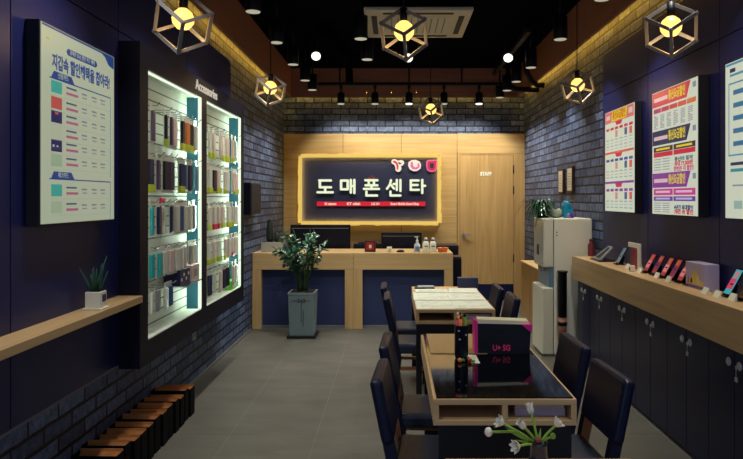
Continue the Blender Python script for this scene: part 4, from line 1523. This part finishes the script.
# lavender box
t = thing('gift_box', 'lavender box with golden picture standing among the phones on the right shelf', 'box', (1.82, 3.86, ZS))
MB().box(-0.035, 0.05, -0.12, 0.125, 0, 0.152, bev=0.002).build('box_body', M_lavbox, t)
pic = MB()
f_ = -0.0365


def pp_(pts, m):
    v = [(f_, y, z) for y, z in pts]
    w_ = [(f_ + 0.002, y, z) for y, z in pts]
    s = pic._slot(m)
    f = pic.bm.faces.new([pic.bm.verts.new(q) for q in v])
    f.material_index = s


pp_([(-0.10, 0.02), (0.10, 0.02), (0.10, 0.045), (0.04, 0.055), (0.02, 0.10), (-0.02, 0.115), (-0.05, 0.06), (-0.10, 0.05)], M_gold)
f_ = -0.0372
pp_([(-0.06, 0.03), (-0.02, 0.03), (-0.03, 0.085), (-0.05, 0.075)], M_cream)
pp_([(0.03, 0.03), (0.06, 0.03), (0.05, 0.06), (0.035, 0.06)], M_brownframe)
pp_([(0.075, 0.025), (0.095, 0.025), (0.088, 0.062), (0.08, 0.062)], M_brownpaper)
pic.build('printed_picture', None, t)
MB().box(-0.0365, -0.0345, -0.11, 0.115, 0.003, 0.02).build('printed_band', M_purple, t)
# card frame with phone pictures
t = thing('card_display', 'white upright card frame with red and blue phone pictures on the right shelf', 'display card', (1.80, 4.89, ZS), 0.0)
MB().box(0.0, 0.012, -0.12, 0.12, 0, 0.20, bev=0.002).build('card_frame', M_white, t)
MB().box(-0.002, 0.0, -0.03, 0.09, 0.01, 0.165).build('red_picture', M_darkred, t)
MB().box(-0.003, -0.0005, -0.07, -0.03, 0.01, 0.165).build('magenta_picture', mat('card_magenta', rgb(170, 30, 80), 0.4), t)
MB().box(-0.003, -0.0005, 0.07, 0.112, 0.01, 0.165).build('blue_picture', M_counternavy, t)
MB().bar((0.012, 0, 0.12), (0.06, 0, 0.0), 0.02).build('easel_leg', M_white, t)
t = thing('white_cube_stand', 'small white block in front of the card frame on the shelf', 'block', (1.735, 4.75, ZS))
MB().box(-0.018, 0.018, -0.018, 0.018, 0, 0.045, bev=0.003).build('block_body', M_white, t)
MB().box(-0.0185, -0.0175, -0.012, 0.012, 0.01, 0.03).build('printed_line', M_ink, t)
# triangular silver stand and grey phone near the far end
t = thing('tablet_stand', 'silver triangular tablet stand with black base at the far end of the shelf', 'stand', (1.78, 5.60, ZS))
MB().box(-0.06, 0.08, -0.13, 0.12, 0, 0.012, bev=0.003).build('stand_base', M_phone, t)
st_ = MB()
tri = [(-0.03, 0.1, 0.012), (0.075, 0.04, 0.115), (0.075, -0.06, 0.115), (-0.03, -0.07, 0.012)]
for p0, p1 in zip(tri, tri[1:] + tri[:1]):
    st_.bar(p0, p1, 0.014)
st_.build('stand_frame', M_lgrey, t)
MB().hexa([tuple(Vector(q) + Vector((0.008, 0, -0.006))) for q in tri] + [tuple(Vector(q) + Vector((0.004, 0, 0.0))) for q in tri]).build('tablet', M_screen, t)
phone(5.26, 'grey phone on a stand between the tablet stand and the card frame', M_bluegrey, None, None)
t = thing('red_bottle', 'dark red bottle at the far end of the shelf by the dispenser', 'bottle', (1.82, 6.02, ZS))
MB().lathe([(0.028, 0), (0.03, 0.01), (0.03, 0.105), (0.014, 0.128), (0.014, 0.135)], n=16).build('bottle_body', M_darkred, t)
MB().lathe([(0.016, 0.135), (0.016, 0.158), (0.01, 0.162)], n=14).build('cap', M_darkred, t)

# ------------------------------------------------------------------ water dispenser and things on it
wp = thing('water_dispenser', 'tall white water dispenser at the far end of the right shelf', 'water dispenser', (1.66, 6.38, 0))


def wbox(x0, x1, y0, y1, z0, z1, m=None, bev=0.0):
    return MB().box(x0 - 1.66, x1 - 1.66, y0 - 6.38, y1 - 6.38, z0, z1, m, bev)


wbox(1.512, 1.87, 6.15, 6.60, 0.02, 1.31, None, 0.012).build('rear_body', M_white, wp)
wbox(1.416, 1.506, 6.16, 6.60, 0.846, 1.31, None, 0.01).build('upper_door', M_white2, wp)
wbox(1.412, 1.417, 6.18, 6.58, 0.87, 1.28, None, 0.002).build('control_panel', M_panelglass, wp)
wbox(1.46, 1.512, 6.17, 6.59, 0.656, 0.846).build('dispensing_recess', M_bluegrey, wp)
wbox(1.40, 1.506, 6.16, 6.60, 0.02, 0.656, None, 0.012).build('lower_door', M_white2, wp)
wbox(1.506, 1.512, 6.165, 6.59, 0.03, 1.30).build('body_joint', M_grey, wp)
wbox(1.43, 1.86, 6.17, 6.59, 0.0, 0.02).build('plinth', M_grey, wp)
wbox(1.409, 1.412, 6.36, 6.44, 0.95, 1.05).build('display', M_black, wp)
for z in (1.18, 1.15):
    MB().cyl((1.535 - 1.66, 6.15 - 6.38, z), (1.535 - 1.66, 6.147 - 6.38, z), 0.007, 10).build('side_button', M_grey, wp)
for y in (6.30, 6.46):
    MB().lathe([(0.008, 0.80), (0.013, 0.846)], (1.436 - 1.66, y - 6.38, 0), 10).build('tap', M_lgrey, wp)
cd = MB().lathe([(0.042, 0.39), (0.042, 0.80), (0.05, 0.806), (0.05, 0.82), (0.038, 0.822)], (1.577 - 1.66, 6.105 - 6.38, 0), 18)
cdo = cd.build('cup_tube', M_plastic_black, wp)
MB().lathe([(0.037, 0.16), (0.039, 0.39)], (1.577 - 1.66, 6.105 - 6.38, 0), 18).build('paper_cups', M_brownpaper, cdo)
MB().lathe([(0.044, 0.31), (0.044, 0.345)], (1.577 - 1.66, 6.105 - 6.38, 0), 18).build('retaining_ring', M_plastic_black, cdo)

ZD = 1.31
t = thing('trailing_plant', 'dark trailing spider plant on top of the water dispenser', 'potted plant', (1.475, 6.47, ZD))
MB().lathe([(0.05, 0), (0.07, 0.06), (0.064, 0.062), (0.045, 0.01)], n=16).build('pot', M_black, t)
MB().lathe([(0.06, 0.05), (0.061, 0.054)], n=14).build('soil', M_soil, t)
lf = MB()
rr = random.Random(21)
for i in range(90):
    a = rr.uniform(0, 2 * PI)
    r = rr.uniform(0.10, 0.26)
    hh = rr.uniform(0.05, 0.15)
    dp = rr.uniform(0.15, 0.55)
    pts = []
    for k in range(6):
        u = k / 5
        rad = 0.015 + r * u
        zz = 0.05 + hh * math.sin(PI * min(1, u * 1.2) * 0.62) * 1.15 - dp * max(0, u - 0.4) ** 1.3
        if zz < 0.02 and rad * math.cos(a) > -0.06:
            zz = 0.02
        pts.append(Vector((rad * math.cos(a) - 0.02, rad * math.sin(a), zz)))
    s = lf._slot(M_leaf)
    prev = None
    for k, q in enumerate(pts):
        wdt = 0.009 * (1 - (k / 5) ** 2) + 0.001
        sd = Vector((-math.sin(a), math.cos(a), 0.15))
        cur = (lf.bm.verts.new(q - sd * wdt), lf.bm.verts.new(q + sd * wdt))
        if prev:
            f = lf.bm.faces.new((prev[0], prev[1], cur[1], cur[0]))
            f.smooth = True
        prev = cur
lf.build('leaf_blades', None, t, recalc=False)
t = thing('glass_bowl', 'small clear bowl of wrapped sweets on the water dispenser', 'bowl', (1.585, 6.38, ZD))
MB().lathe([(0.03, 0), (0.062, 0.04), (0.052, 0.085), (0.05, 0.085), (0.059, 0.04), (0.028, 0.005)], n=16).build('bowl_wall', mat('bowl_glass', rgb(176, 186, 170), 0.15), t)
sw = MB()
for i in range(7):
    sw.ball((0.03 * math.cos(i * 0.9), 0.03 * math.sin(i * 0.9), 0.078), 0.014, [M_white, M_grey, M_leaf2][i % 3], 8)
sw.build('sweets', None, t)
t = thing('blue_bag', 'bright blue crumpled plastic bag on the water dispenser', 'bag', (1.70, 6.36, ZD))
bl = MB()
rr = random.Random(4)
prof = [(0.05, 0.0), (0.055, 0.04), (0.05, 0.09), (0.052, 0.13), (0.03, 0.158), (0.006, 0.168)]
tmp = bmesh.new()
rings = []
for k, (r, z) in enumerate(prof):
    rings.append([tmp.verts.new((r * (1 + rr.uniform(-.22, .22)) * math.cos(2 * PI * i / 12) - 0.02 * (z / 0.17), 0.8 * r * (1 + rr.uniform(-.2, .2)) * math.sin(2 * PI * i / 12), z + (rr.uniform(-.008, .008) if k else 0))) for i in range(12)])
for a_, b_ in zip(rings, rings[1:]):
    for i in range(12):
        tmp.faces.new((a_[i], a_[(i + 1) % 12], b_[(i + 1) % 12], b_[i]))
tmp.faces.new(list(reversed(rings[0])))
tmp.faces.new(rings[-1])
bl._merge(tmp, M_blue)
bl.build('bag_body', None, t)
MB().ball((-0.012, -0.055, 0.02), 0.018, mat('bag_lilac', rgb(150, 130, 190), 0.4), 8, 1.6).build('lilac_figure', None, t)
MB().ball((0.03, -0.035, 0.03), 0.025, M_purple, 8, 1.2).build('violet_patch', None, t)

# pictures on the right brick wall
for i, (y, w, z0, z1, l) in enumerate(((7.40, 0.20, 1.555, 1.83, 'narrow framed certificate on the right brick wall, left of the pair'), (7.02, 0.21, 1.565, 1.845, 'narrow framed certificate on the right brick wall, right of the pair'))):
    t = thing('wall_certificate', l, 'framed picture', (XR, y, z0), -PI / 2, 'framed certificates on the brick wall')
    MB().box(-w / 2, w / 2, -0.03, 0, 0, z1 - z0, bev=0.002).build('frame', M_brownframe, t)
    MB().box(-w / 2 + 0.02, w / 2 - 0.02, -0.032, -0.029, 0.02, z1 - z0 - 0.02).build('certificate_paper', mat('aged_paper', rgb(232, 216, 180), 0.6), t)
    lm = MB()
    for k in range(6):
        lm.box(-w / 2 + 0.05, w / 2 - 0.05, -0.033, -0.0315, 0.06 + k * 0.028, 0.064 + k * 0.028)
    lm.build('written_lines', M_ink, t)

# low wooden cabinet along the right brick wall
lc = thing('low_wood_cabinet', 'low wooden cabinet along the brick wall behind the water dispenser', 'cabinet', (1.77, 7.55, 0))
MB().box(-0.14, 0.148, -0.80, 0.81, 0, 0.668).build('cabinet_body', M_part, lc)
MB().box(-0.152, 0.149, -0.81, 0.815, 0.68, 0.706, bev=0.002).build('cabinet_top', M_counter, lc)
MB().box(-0.13, 0.148, -0.80, 0.81, 0.668, 0.68).build('shadow_gap', M_brownframe, lc)
for y in (-0.27, 0.27):
    MB().box(-0.1415, -0.139, y - 0.002, y + 0.002, 0.02, 0.66).build('door_gap', M_brownframe, lc)

# ------------------------------------------------------------------ tables and chairs
TX, TW, TL, TZ = 0.432, 0.56, 1.2, 0.72


def table(y0, label, glass_len, inset=0.022):
    t = thing('consulting_table', label, 'table', (TX, y0 + TL / 2, 0))
    h = TW / 2
    L = TL / 2
    zt, zb = TZ - 0.004, 0.612
    MB().box(-h, h, -L, L, zt - 0.024, zt, bev=0.002).build('tabletop', M_table, t)
    MB().box(-h, h, -L, L, zb, zb + 0.022, bev=0.002).build('shelf_bottom', M_table, t)
    for s in (-1, 1):
        a, c = sorted((s * h, s * (h - 0.022)))
        MB().box(a, c, -L, L, zb + 0.022, zt - 0.024).build('shelf_side', M_table_y, t)
    MB().box(-0.011, 0.011, -L, L, zb + 0.022, zt - 0.024).build('shelf_divider', M_table_y, t)
    MB().box(-h + 0.022, h - 0.022, -0.01, 0.01, zb + 0.022, zt - 0.024).build('shelf_back', mat('cubby_back', rgb(120, 62, 40), 0.6), t)
    if glass_len:
        MB().box(-h + 0.012, h - 0.012, -L + 0.006, -L + glass_len, zt, zt + 0.005, bev=0.001).build('glass_sheet', M_glass_top, t)
    for sx in (-1, 1):
        for sy in (-1, 1):
            x, y = sx * (h - inset), sy * (L - 0.036)
            MB().box(x - 0.02, x + 0.02, y - 0.02, y + 0.02, 0, zb).build('leg', M_legblack, t)
    for sy in (-1, 1):
        y = sy * (L - 0.005)
        MB().box(-h + 0.02, h - 0.02, y - 0.004, y + 0.004, 0.0 if inset > 0.1 else 0.40, zb).build('end_panel', M_legblack, t)
    return t


table(4.59, 'oak consulting table covered in papers, farthest, in front of the counter', 0)
table(2.54, 'oak consulting table with black glass top and black bag, the middle one', 1.192, 0.2)
table(0.76, 'oak table at the bottom edge carrying the vase of white flowers', 0)

CH_GROUP = 'black leather chairs at the tables'


def chair(label):
    t = thing('dining_chair', label, 'chair', (0, 0, 0), 0, CH_GROUP)
    w = 0.185
    # local: front +x, back at x=-0.08 at the top
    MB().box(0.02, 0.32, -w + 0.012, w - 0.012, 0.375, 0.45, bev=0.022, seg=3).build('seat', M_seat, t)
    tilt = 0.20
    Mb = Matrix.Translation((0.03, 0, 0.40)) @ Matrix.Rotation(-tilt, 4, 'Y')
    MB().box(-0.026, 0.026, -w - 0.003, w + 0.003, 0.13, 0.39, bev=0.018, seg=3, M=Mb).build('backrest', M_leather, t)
    for s in (-1, 1):
        y = s * (w - 0.028)
        mb = MB()
        mb.box(-0.022, 0.022, y - 0.02, y + 0.02, -0.06, 0.2, M=Mb)
        mb.bar((0.045, y, 0.36), (0.0, y, 0.0), 0.036, d=0.04)
        lg_ = mb.build('leg', M_leather, t)
        yi = y - s * 0.0215
        MB().box(-0.02, 0.02, yi - 0.002, yi + 0.002, -0.06, 0.14, M=Mb).build('wooden_lining', M_chairwood, lg_)
        MB().bar((0.29, y, 0.38), (0.29, y, 0.0), 0.034).build('leg', M_legblack, t)
        MB().bar((0.03, y, 0.27), (0.29, y, 0.27), 0.022).build('stretcher', M_chairwood, t)
    return t


c0 = chair('black leather chair left of the middle table, nearest to the viewer')
c0.location = (-0.017, 2.745, 0)
c0.rotation_euler.z = -0.065
dup(c0, (0.0, 3.34, 0), -0.05, 'black leather chair left of the middle table, behind the nearest one')
dup(c0, (-0.012, 4.86, 0), 0.0, 'black leather chair left of the paper covered table, nearer one')
dup(c0, (-0.045, 5.43, 0), 0.0, 'black leather chair left of the paper covered table, farther one')
dup(c0, (0.873, 2.745, 0), PI + 0.06, 'black leather chair right of the middle table, nearest to the viewer')
dup(c0, (0.878, 3.32, 0), PI + 0.04, 'black leather chair right of the middle table, farther one')
dup(c0, (0.84, 4.85, 0), PI + 0.0, 'black leather chair right of the paper covered table, nearer one')
dup(c0, (0.81, 5.36, 0), PI + 0.0, 'black leather chair right of the paper covered table, farther one')

ZTT = TZ - 0.004
# papers on the far table
pg = 'white papers on the far table'
papers = [(0.30, 4.81, 0.285, 0.40, 0.01, 0), (0.565, 4.80, 0.27, 0.38, -0.015, 1), (0.30, 5.19, 0.30, 0.42, -0.01, 2), (0.56, 5.17, 0.27, 0.40, 0.02, 3), (0.31, 5.46, 0.27, 0.20, 0.02, 5), (0.575, 5.45, 0.24, 0.26, -0.10, 4)]
pn = ['front left', 'front right', 'left of the middle', 'right of the middle', 'crooked one at the far right', 'far left before the tray']
for i, (x, y, w, l, rz, k) in enumerate(papers):
    t = thing('paper_sheet', f'white printed sheet lying on the far table, {pn[k]}', 'paper', (x, y, ZTT + 0.0005 + 0.0022 * i), rz, pg)
    MB().box(-w / 2, w / 2, -l / 2, l / 2, 0, 0.0018).build('sheet', M_paper, t)
    lm = MB()
    rr = random.Random(i + 40)
    for q in range(8):
        yy = -l / 2 + 0.03 + q * (l - 0.05) / 8
        xx = -w / 2 + 0.03
        while xx < w / 2 - 0.06:
            ll = rr.uniform(0.02, 0.09)
            if rr.random() < 0.6:
                lm.box(xx, min(xx + ll, w / 2 - 0.02), yy, yy + 0.006, 0.0018, 0.0021)
            xx += ll + 0.02
    lm.build('printed_lines', mat('pale_print', rgb(176, 176, 160), 0.8), t)
t = thing('desk_tray', 'dark tray with pale cards at the far left corner of the far table', 'tray', (0.26, 5.62, ZTT))
MB().box(-0.085, 0.085, -0.05, 0.05, 0, 0.02, bev=0.002).build('tray_body', M_black, t)
MB().box(-0.06, 0.08, -0.045, 0.04, 0.02, 0.028).build('cards', M_lgrey, t)
t = thing('desk_terminal', 'navy screen back standing at the far end of the far table', 'screen', (0.645, 5.72, ZTT), 0.0)
MB().box(-0.09, 0.09, -0.018, 0.012, 0.0, 0.085, bev=0.004).build('screen_housing', M_counternavy, t)
MB().box(-0.09, 0.09, -0.018, 0.014, 0.085, 0.092).build('top_edge', M_grey, t)
tag(MB().box(-0.11, 0.11, -0.24, 0.22, 0, 0.022, M_lilac).box(-0.105, 0.10, -0.235, 0.2, 0.022, 0.034, M_paper2).box(-0.11, 0.108, -0.238, 0.2, 0.034, 0.044, M_lilac).build('paper_stack', None, None, (0.578, 4.86, 0.6345)), 'stack of lilac leaflets in the right cubby of the far table', 'paper stack')
tag(MB().box(-0.1, 0.1, -0.15, 0.14, 0, 0.03, M_lilac).box(-0.098, 0.096, -0.148, 0.14, 0.03, 0.045, M_paper2).build('paper_stack', None, None, (0.58, 2.74, 0.6345)), 'pale leaflet stack in the right cubby of the middle table', 'paper stack')

# middle table: black bag, pen pot, card
t = thing('black_gift_bag', 'glossy black bag with magenta edges standing on the middle table', 'bag', (0.545, 3.31, TZ + 0.0015))
w, d_, h_ = 0.138, 0.05, 0.165
bg = MB()
bg.hexa([(-w, -d_, 0), (w - 0.006, -d_, 0), (w - 0.006, d_, 0), (-w, d_, 0), (-w - 0.002, -d_ * 0.8, h_ - 0.016), (w + 0.006, -d_ * 0.8, h_ - 0.022), (w + 0.006, d_ * 0.8, h_ - 0.022), (-w - 0.002, d_ * 0.8, h_ - 0.016)], M_bagfront)
bag_o = bg.build('bag_body', None, t)
MB().hexa([(-w - 0.004, -d_ - 0.002, 0), (-w + 0.011, -d_ - 0.002, 0), (-w + 0.011, d_, 0), (-w - 0.004, d_, 0), (-w - 0.006, -d_ * 0.8 - 0.002, h_ + 0.004), (-w + 0.012, -d_ * 0.8 - 0.002, h_ - 0.006), (-w + 0.012, d_ * 0.8, h_ - 0.006), (-w - 0.006, d_ * 0.8, h_ + 0.004)]).build('magenta_edge', M_magenta, t)
mg = MB()
mg.hexa([(w - 0.046, -d_ * 0.8 - 0.004, h_ - 0.022), (w - 0.044, -d_ * 0.8 - 0.004, h_ - 0.0225), (w - 0.044, d_ * 0.8, h_ - 0.022), (w - 0.046, d_ * 0.8, h_ - 0.022),
         (w - 0.046, -d_ * 0.8 - 0.004, h_ - 0.0195), (w + 0.008, -d_ * 0.8 - 0.004, h_ - 0.0195), (w + 0.008, d_ * 0.8, h_ - 0.0195), (w - 0.046, d_ * 0.8, h_ - 0.0195)])
mg.prism([(w - 0.045, h_ - 0.02), (w + 0.008, h_ - 0.02), (w + 0.007, h_ - 0.062)], -d_ * 0.8 - 0.009, -d_ * 0.8 + 0.01)
mg.build('magenta_corner', M_magenta, t)
li = MB().hexa([(-w + 0.012, -d_ * 0.7, h_ - 0.03), (w - 0.004, -d_ * 0.7, h_ - 0.03), (w - 0.004, d_ * 0.7, h_ - 0.03), (-w + 0.012, d_ * 0.7, h_ - 0.03), (-w + 0.012, -d_ * 0.6, h_ + 0.004), (w - 0.008, -d_ * 0.6, h_ - 0.006), (w - 0.006, d_ * 0.6, h_ - 0.002), (-w + 0.012, d_ * 0.6, h_ + 0.008)])
li.build('cream_liner', M_cream, t)
text('bag_lettering', 'U+ 5G', 0.04, M_pinkprint, bag_o, (-0.008, -d_ - 0.0005, 0.028), ext=0.001, bold=0.0015, fit=0.088)

tag(MB().hexa([(-0.132, -0.235, 0), (0.15, -0.235, 0), (0.15, 0.235, 0), (-0.132, 0.235, 0), (-0.132, -0.235, 0.003), (0.15, -0.235, 0.003), (0.15, 0.235, 0.003), (-0.132, 0.235, 0.003)]).build('kraft_folder', mat('kraft_folder', rgb(176, 146, 96), 0.7, noise=0.06, nscale=30), None, (0.315, 3.493, TZ + 0.0012)), 'flat tan cardboard folder at the far left of the middle table', 'folder')
t = thing('pen_pot', 'dark pen pot with bright coloured pens left of the black bag', 'pen holder', (0.325, 3.16, TZ + 0.0015))
MB().lathe([(0.030, 0), (0.034, 0.02), (0.033, 0.16), (0.036, 0.165), (0.03, 0.165), (0.028, 0.03)], n=16).build('pot', mat('pen_pot_dark', rgb(24, 26, 40), 0.3, noise=0.3, nscale=40), t)
pz = MB()
rr = random.Random(8)
for k in range(3):
    a = rr.uniform(-2.2, -0.9)
    pz.ball((0.0335 * math.cos(a), 0.0335 * math.sin(a), 0.1 + 0.02 * k), 0.006, M_lgrey, 8, 0.7)
pz.build('silver_print', None, t)
for k, (m, mc) in enumerate(((M_orange, M_yellow), (M_red, M_green), (M_yellow, M_white), (M_pinkprint, M_orange), (M_orange, M_red), (M_green, M_plastic_black))):
    a = k * PI / 3 + 0.3
    x, y = 0.021 * math.cos(a), 0.021 * math.sin(a)
    hh = 0.19 + 0.008 * (k % 3)
    MB().cyl((x * 0.6, y * 0.6, 0.03), (x, y, hh), 0.0075, 8, m).cyl((x, y, hh), (x * 1.05, y * 1.05, hh + 0.018), 0.0075, 8, mc, r2=0.004).build('pen', None, t)
for i, (x, y, m1, l) in enumerate(((0.31, 3.085, M_orange, 'small orange candy lying left at the foot of the pen pot'), (0.358, 3.08, M_red, 'small red candy lying right at the foot of the pen pot'))):
    t = thing('wrapped_candy', l, 'candy', (x, y, TZ + 0.0015), 0.4 - i, 'candies by the pen pot')
    MB().ball((0, 0, 0.011), 0.011, m1, 10, 1.0).build('candy_body', None, t)
    MB().hexa([(0.008, -0.003, 0.008), (0.022, -0.009, 0.004), (0.022, 0.009, 0.004), (0.008, 0.003, 0.008), (0.008, -0.003, 0.014), (0.022, -0.009, 0.016), (0.022, 0.009, 0.016), (0.008, 0.003, 0.014)]).build('wrapper_end', M_green, t)
t = thing('note_card', 'white note card on the black glass between pen pot and black bag', 'paper', (0.392, 3.17, TZ + 0.0012))
MB().hexa([(-0.012, -0.10, 0), (0.012, -0.10, 0), (0.012, 0.06, 0), (-0.03, 0.06, 0), (-0.012, -0.10, 0.0015), (0.012, -0.10, 0.0015), (0.012, 0.06, 0.0015), (-0.03, 0.06, 0.0015)]).build('card', M_paper, t)

# flowers on the near table
t = thing('flower_vase', 'dark glass vase with white flowers at the bottom of the picture', 'vase', (0.405, 1.83, ZTT))
MB().lathe([(0.03, 0), (0.034, 0.02), (0.026, 0.055), (0.024, 0.09), (0.028, 0.10), (0.025, 0.10), (0.02, 0.06)], n=18).build('vase_body', M_vase, t)
MB().lathe([(0.010, 0.10), (0.011, 0.112)], (-0.004, -0.012, 0), 12).build('red_tag', M_darkred, t)


def fl3(px, py, y=0.0):
    Y = 1.83 + y
    return Vector(((px - 394.5) * Y / 650 - 0.405, y, 1.5 - (py - 198.5) * Y / 650 - ZTT))


def bloom(head, base, spread, petals=6, L=0.03):
    d = (head - base).normalized()
    a = Vector((0, 0, 1)) if abs(d.z) < 0.9 else Vector((1, 0, 0))
    u = d.cross(a).normalized()
    v = d.cross(u)
    mb = MB()
    for k in range(petals):
        q = 2 * PI * k / petals
        rd = u * math.cos(q) + v * math.sin(q)
        mb.leaf(head - d * 0.008, d + rd * spread, rd * -1 + d * 0.3, L, L * 0.55, M_flower, bend=-0.15, seg=4)
    for k in range(3):
        q = 2 * PI * k / 3 + 0.5
        rd = u * math.cos(q) + v * math.sin(q)
        mb.leaf(head - d * 0.008, d + rd * spread * 0.4, rd * -1 + d * 0.3, L * 0.85, L * 0.5, M_flower, bend=-0.1, seg=4)
    return mb


heads = [((488.5, 432), 0.0, 'bud'), ((502, 423), -0.01, 'open'), ((531, 412), 0.01, 'tulip'), ((524, 427), -0.02, 'tulip'), ((518, 446), -0.04, 'open'), ((556.5, 424.5), 0.0, 'open'), ((553, 436), 0.01, 'green')]
root = Vector((0.0, 0, 0.09))
for (px, py), y, kind in heads:
    hp = fl3(px, py, y)
    mid = (root + hp) / 2 + Vector((0, 0, 0.004 if kind != 'bud' else 0.02))
    pts = [root.lerp(mid, k / 3) for k in range(3)] + [mid.lerp(hp, k / 3) for k in range(4)]
    MB().tube(pts, 0.0036, 7, M_leafl).build('stem', None, t)
    if kind == 'bud':
        MB().ball(hp, 0.0115, M_flower, 12, 1.15).build('flower_head', None, t, recalc=False)
    elif kind == 'green':
        MB().ball(hp, 0.008, M_leafl, 10, 1.1).build('flower_head', None, t)
    elif kind == 'tulip':
        bloom(hp, mid, 0.5, 6, 0.034).build('flower_head', None, t, recalc=False)
    else:
        bloom(hp, mid, 1.15, 7, 0.03).build('flower_head', None, t, recalc=False)
lf = MB()
for (px, py) in ((511, 433), (515, 440), (537, 432), (541, 428), (528, 440), (506, 428), (545, 441)):
    hp = fl3(px, py, 0.01)
    lf.leaf(root, hp - root, Vector((0, -1, 0.2)), (hp - root).length, 0.012, M_leafl, bend=0.1, tip=0.6)
lf.build('leaves', None, t, recalc=False)
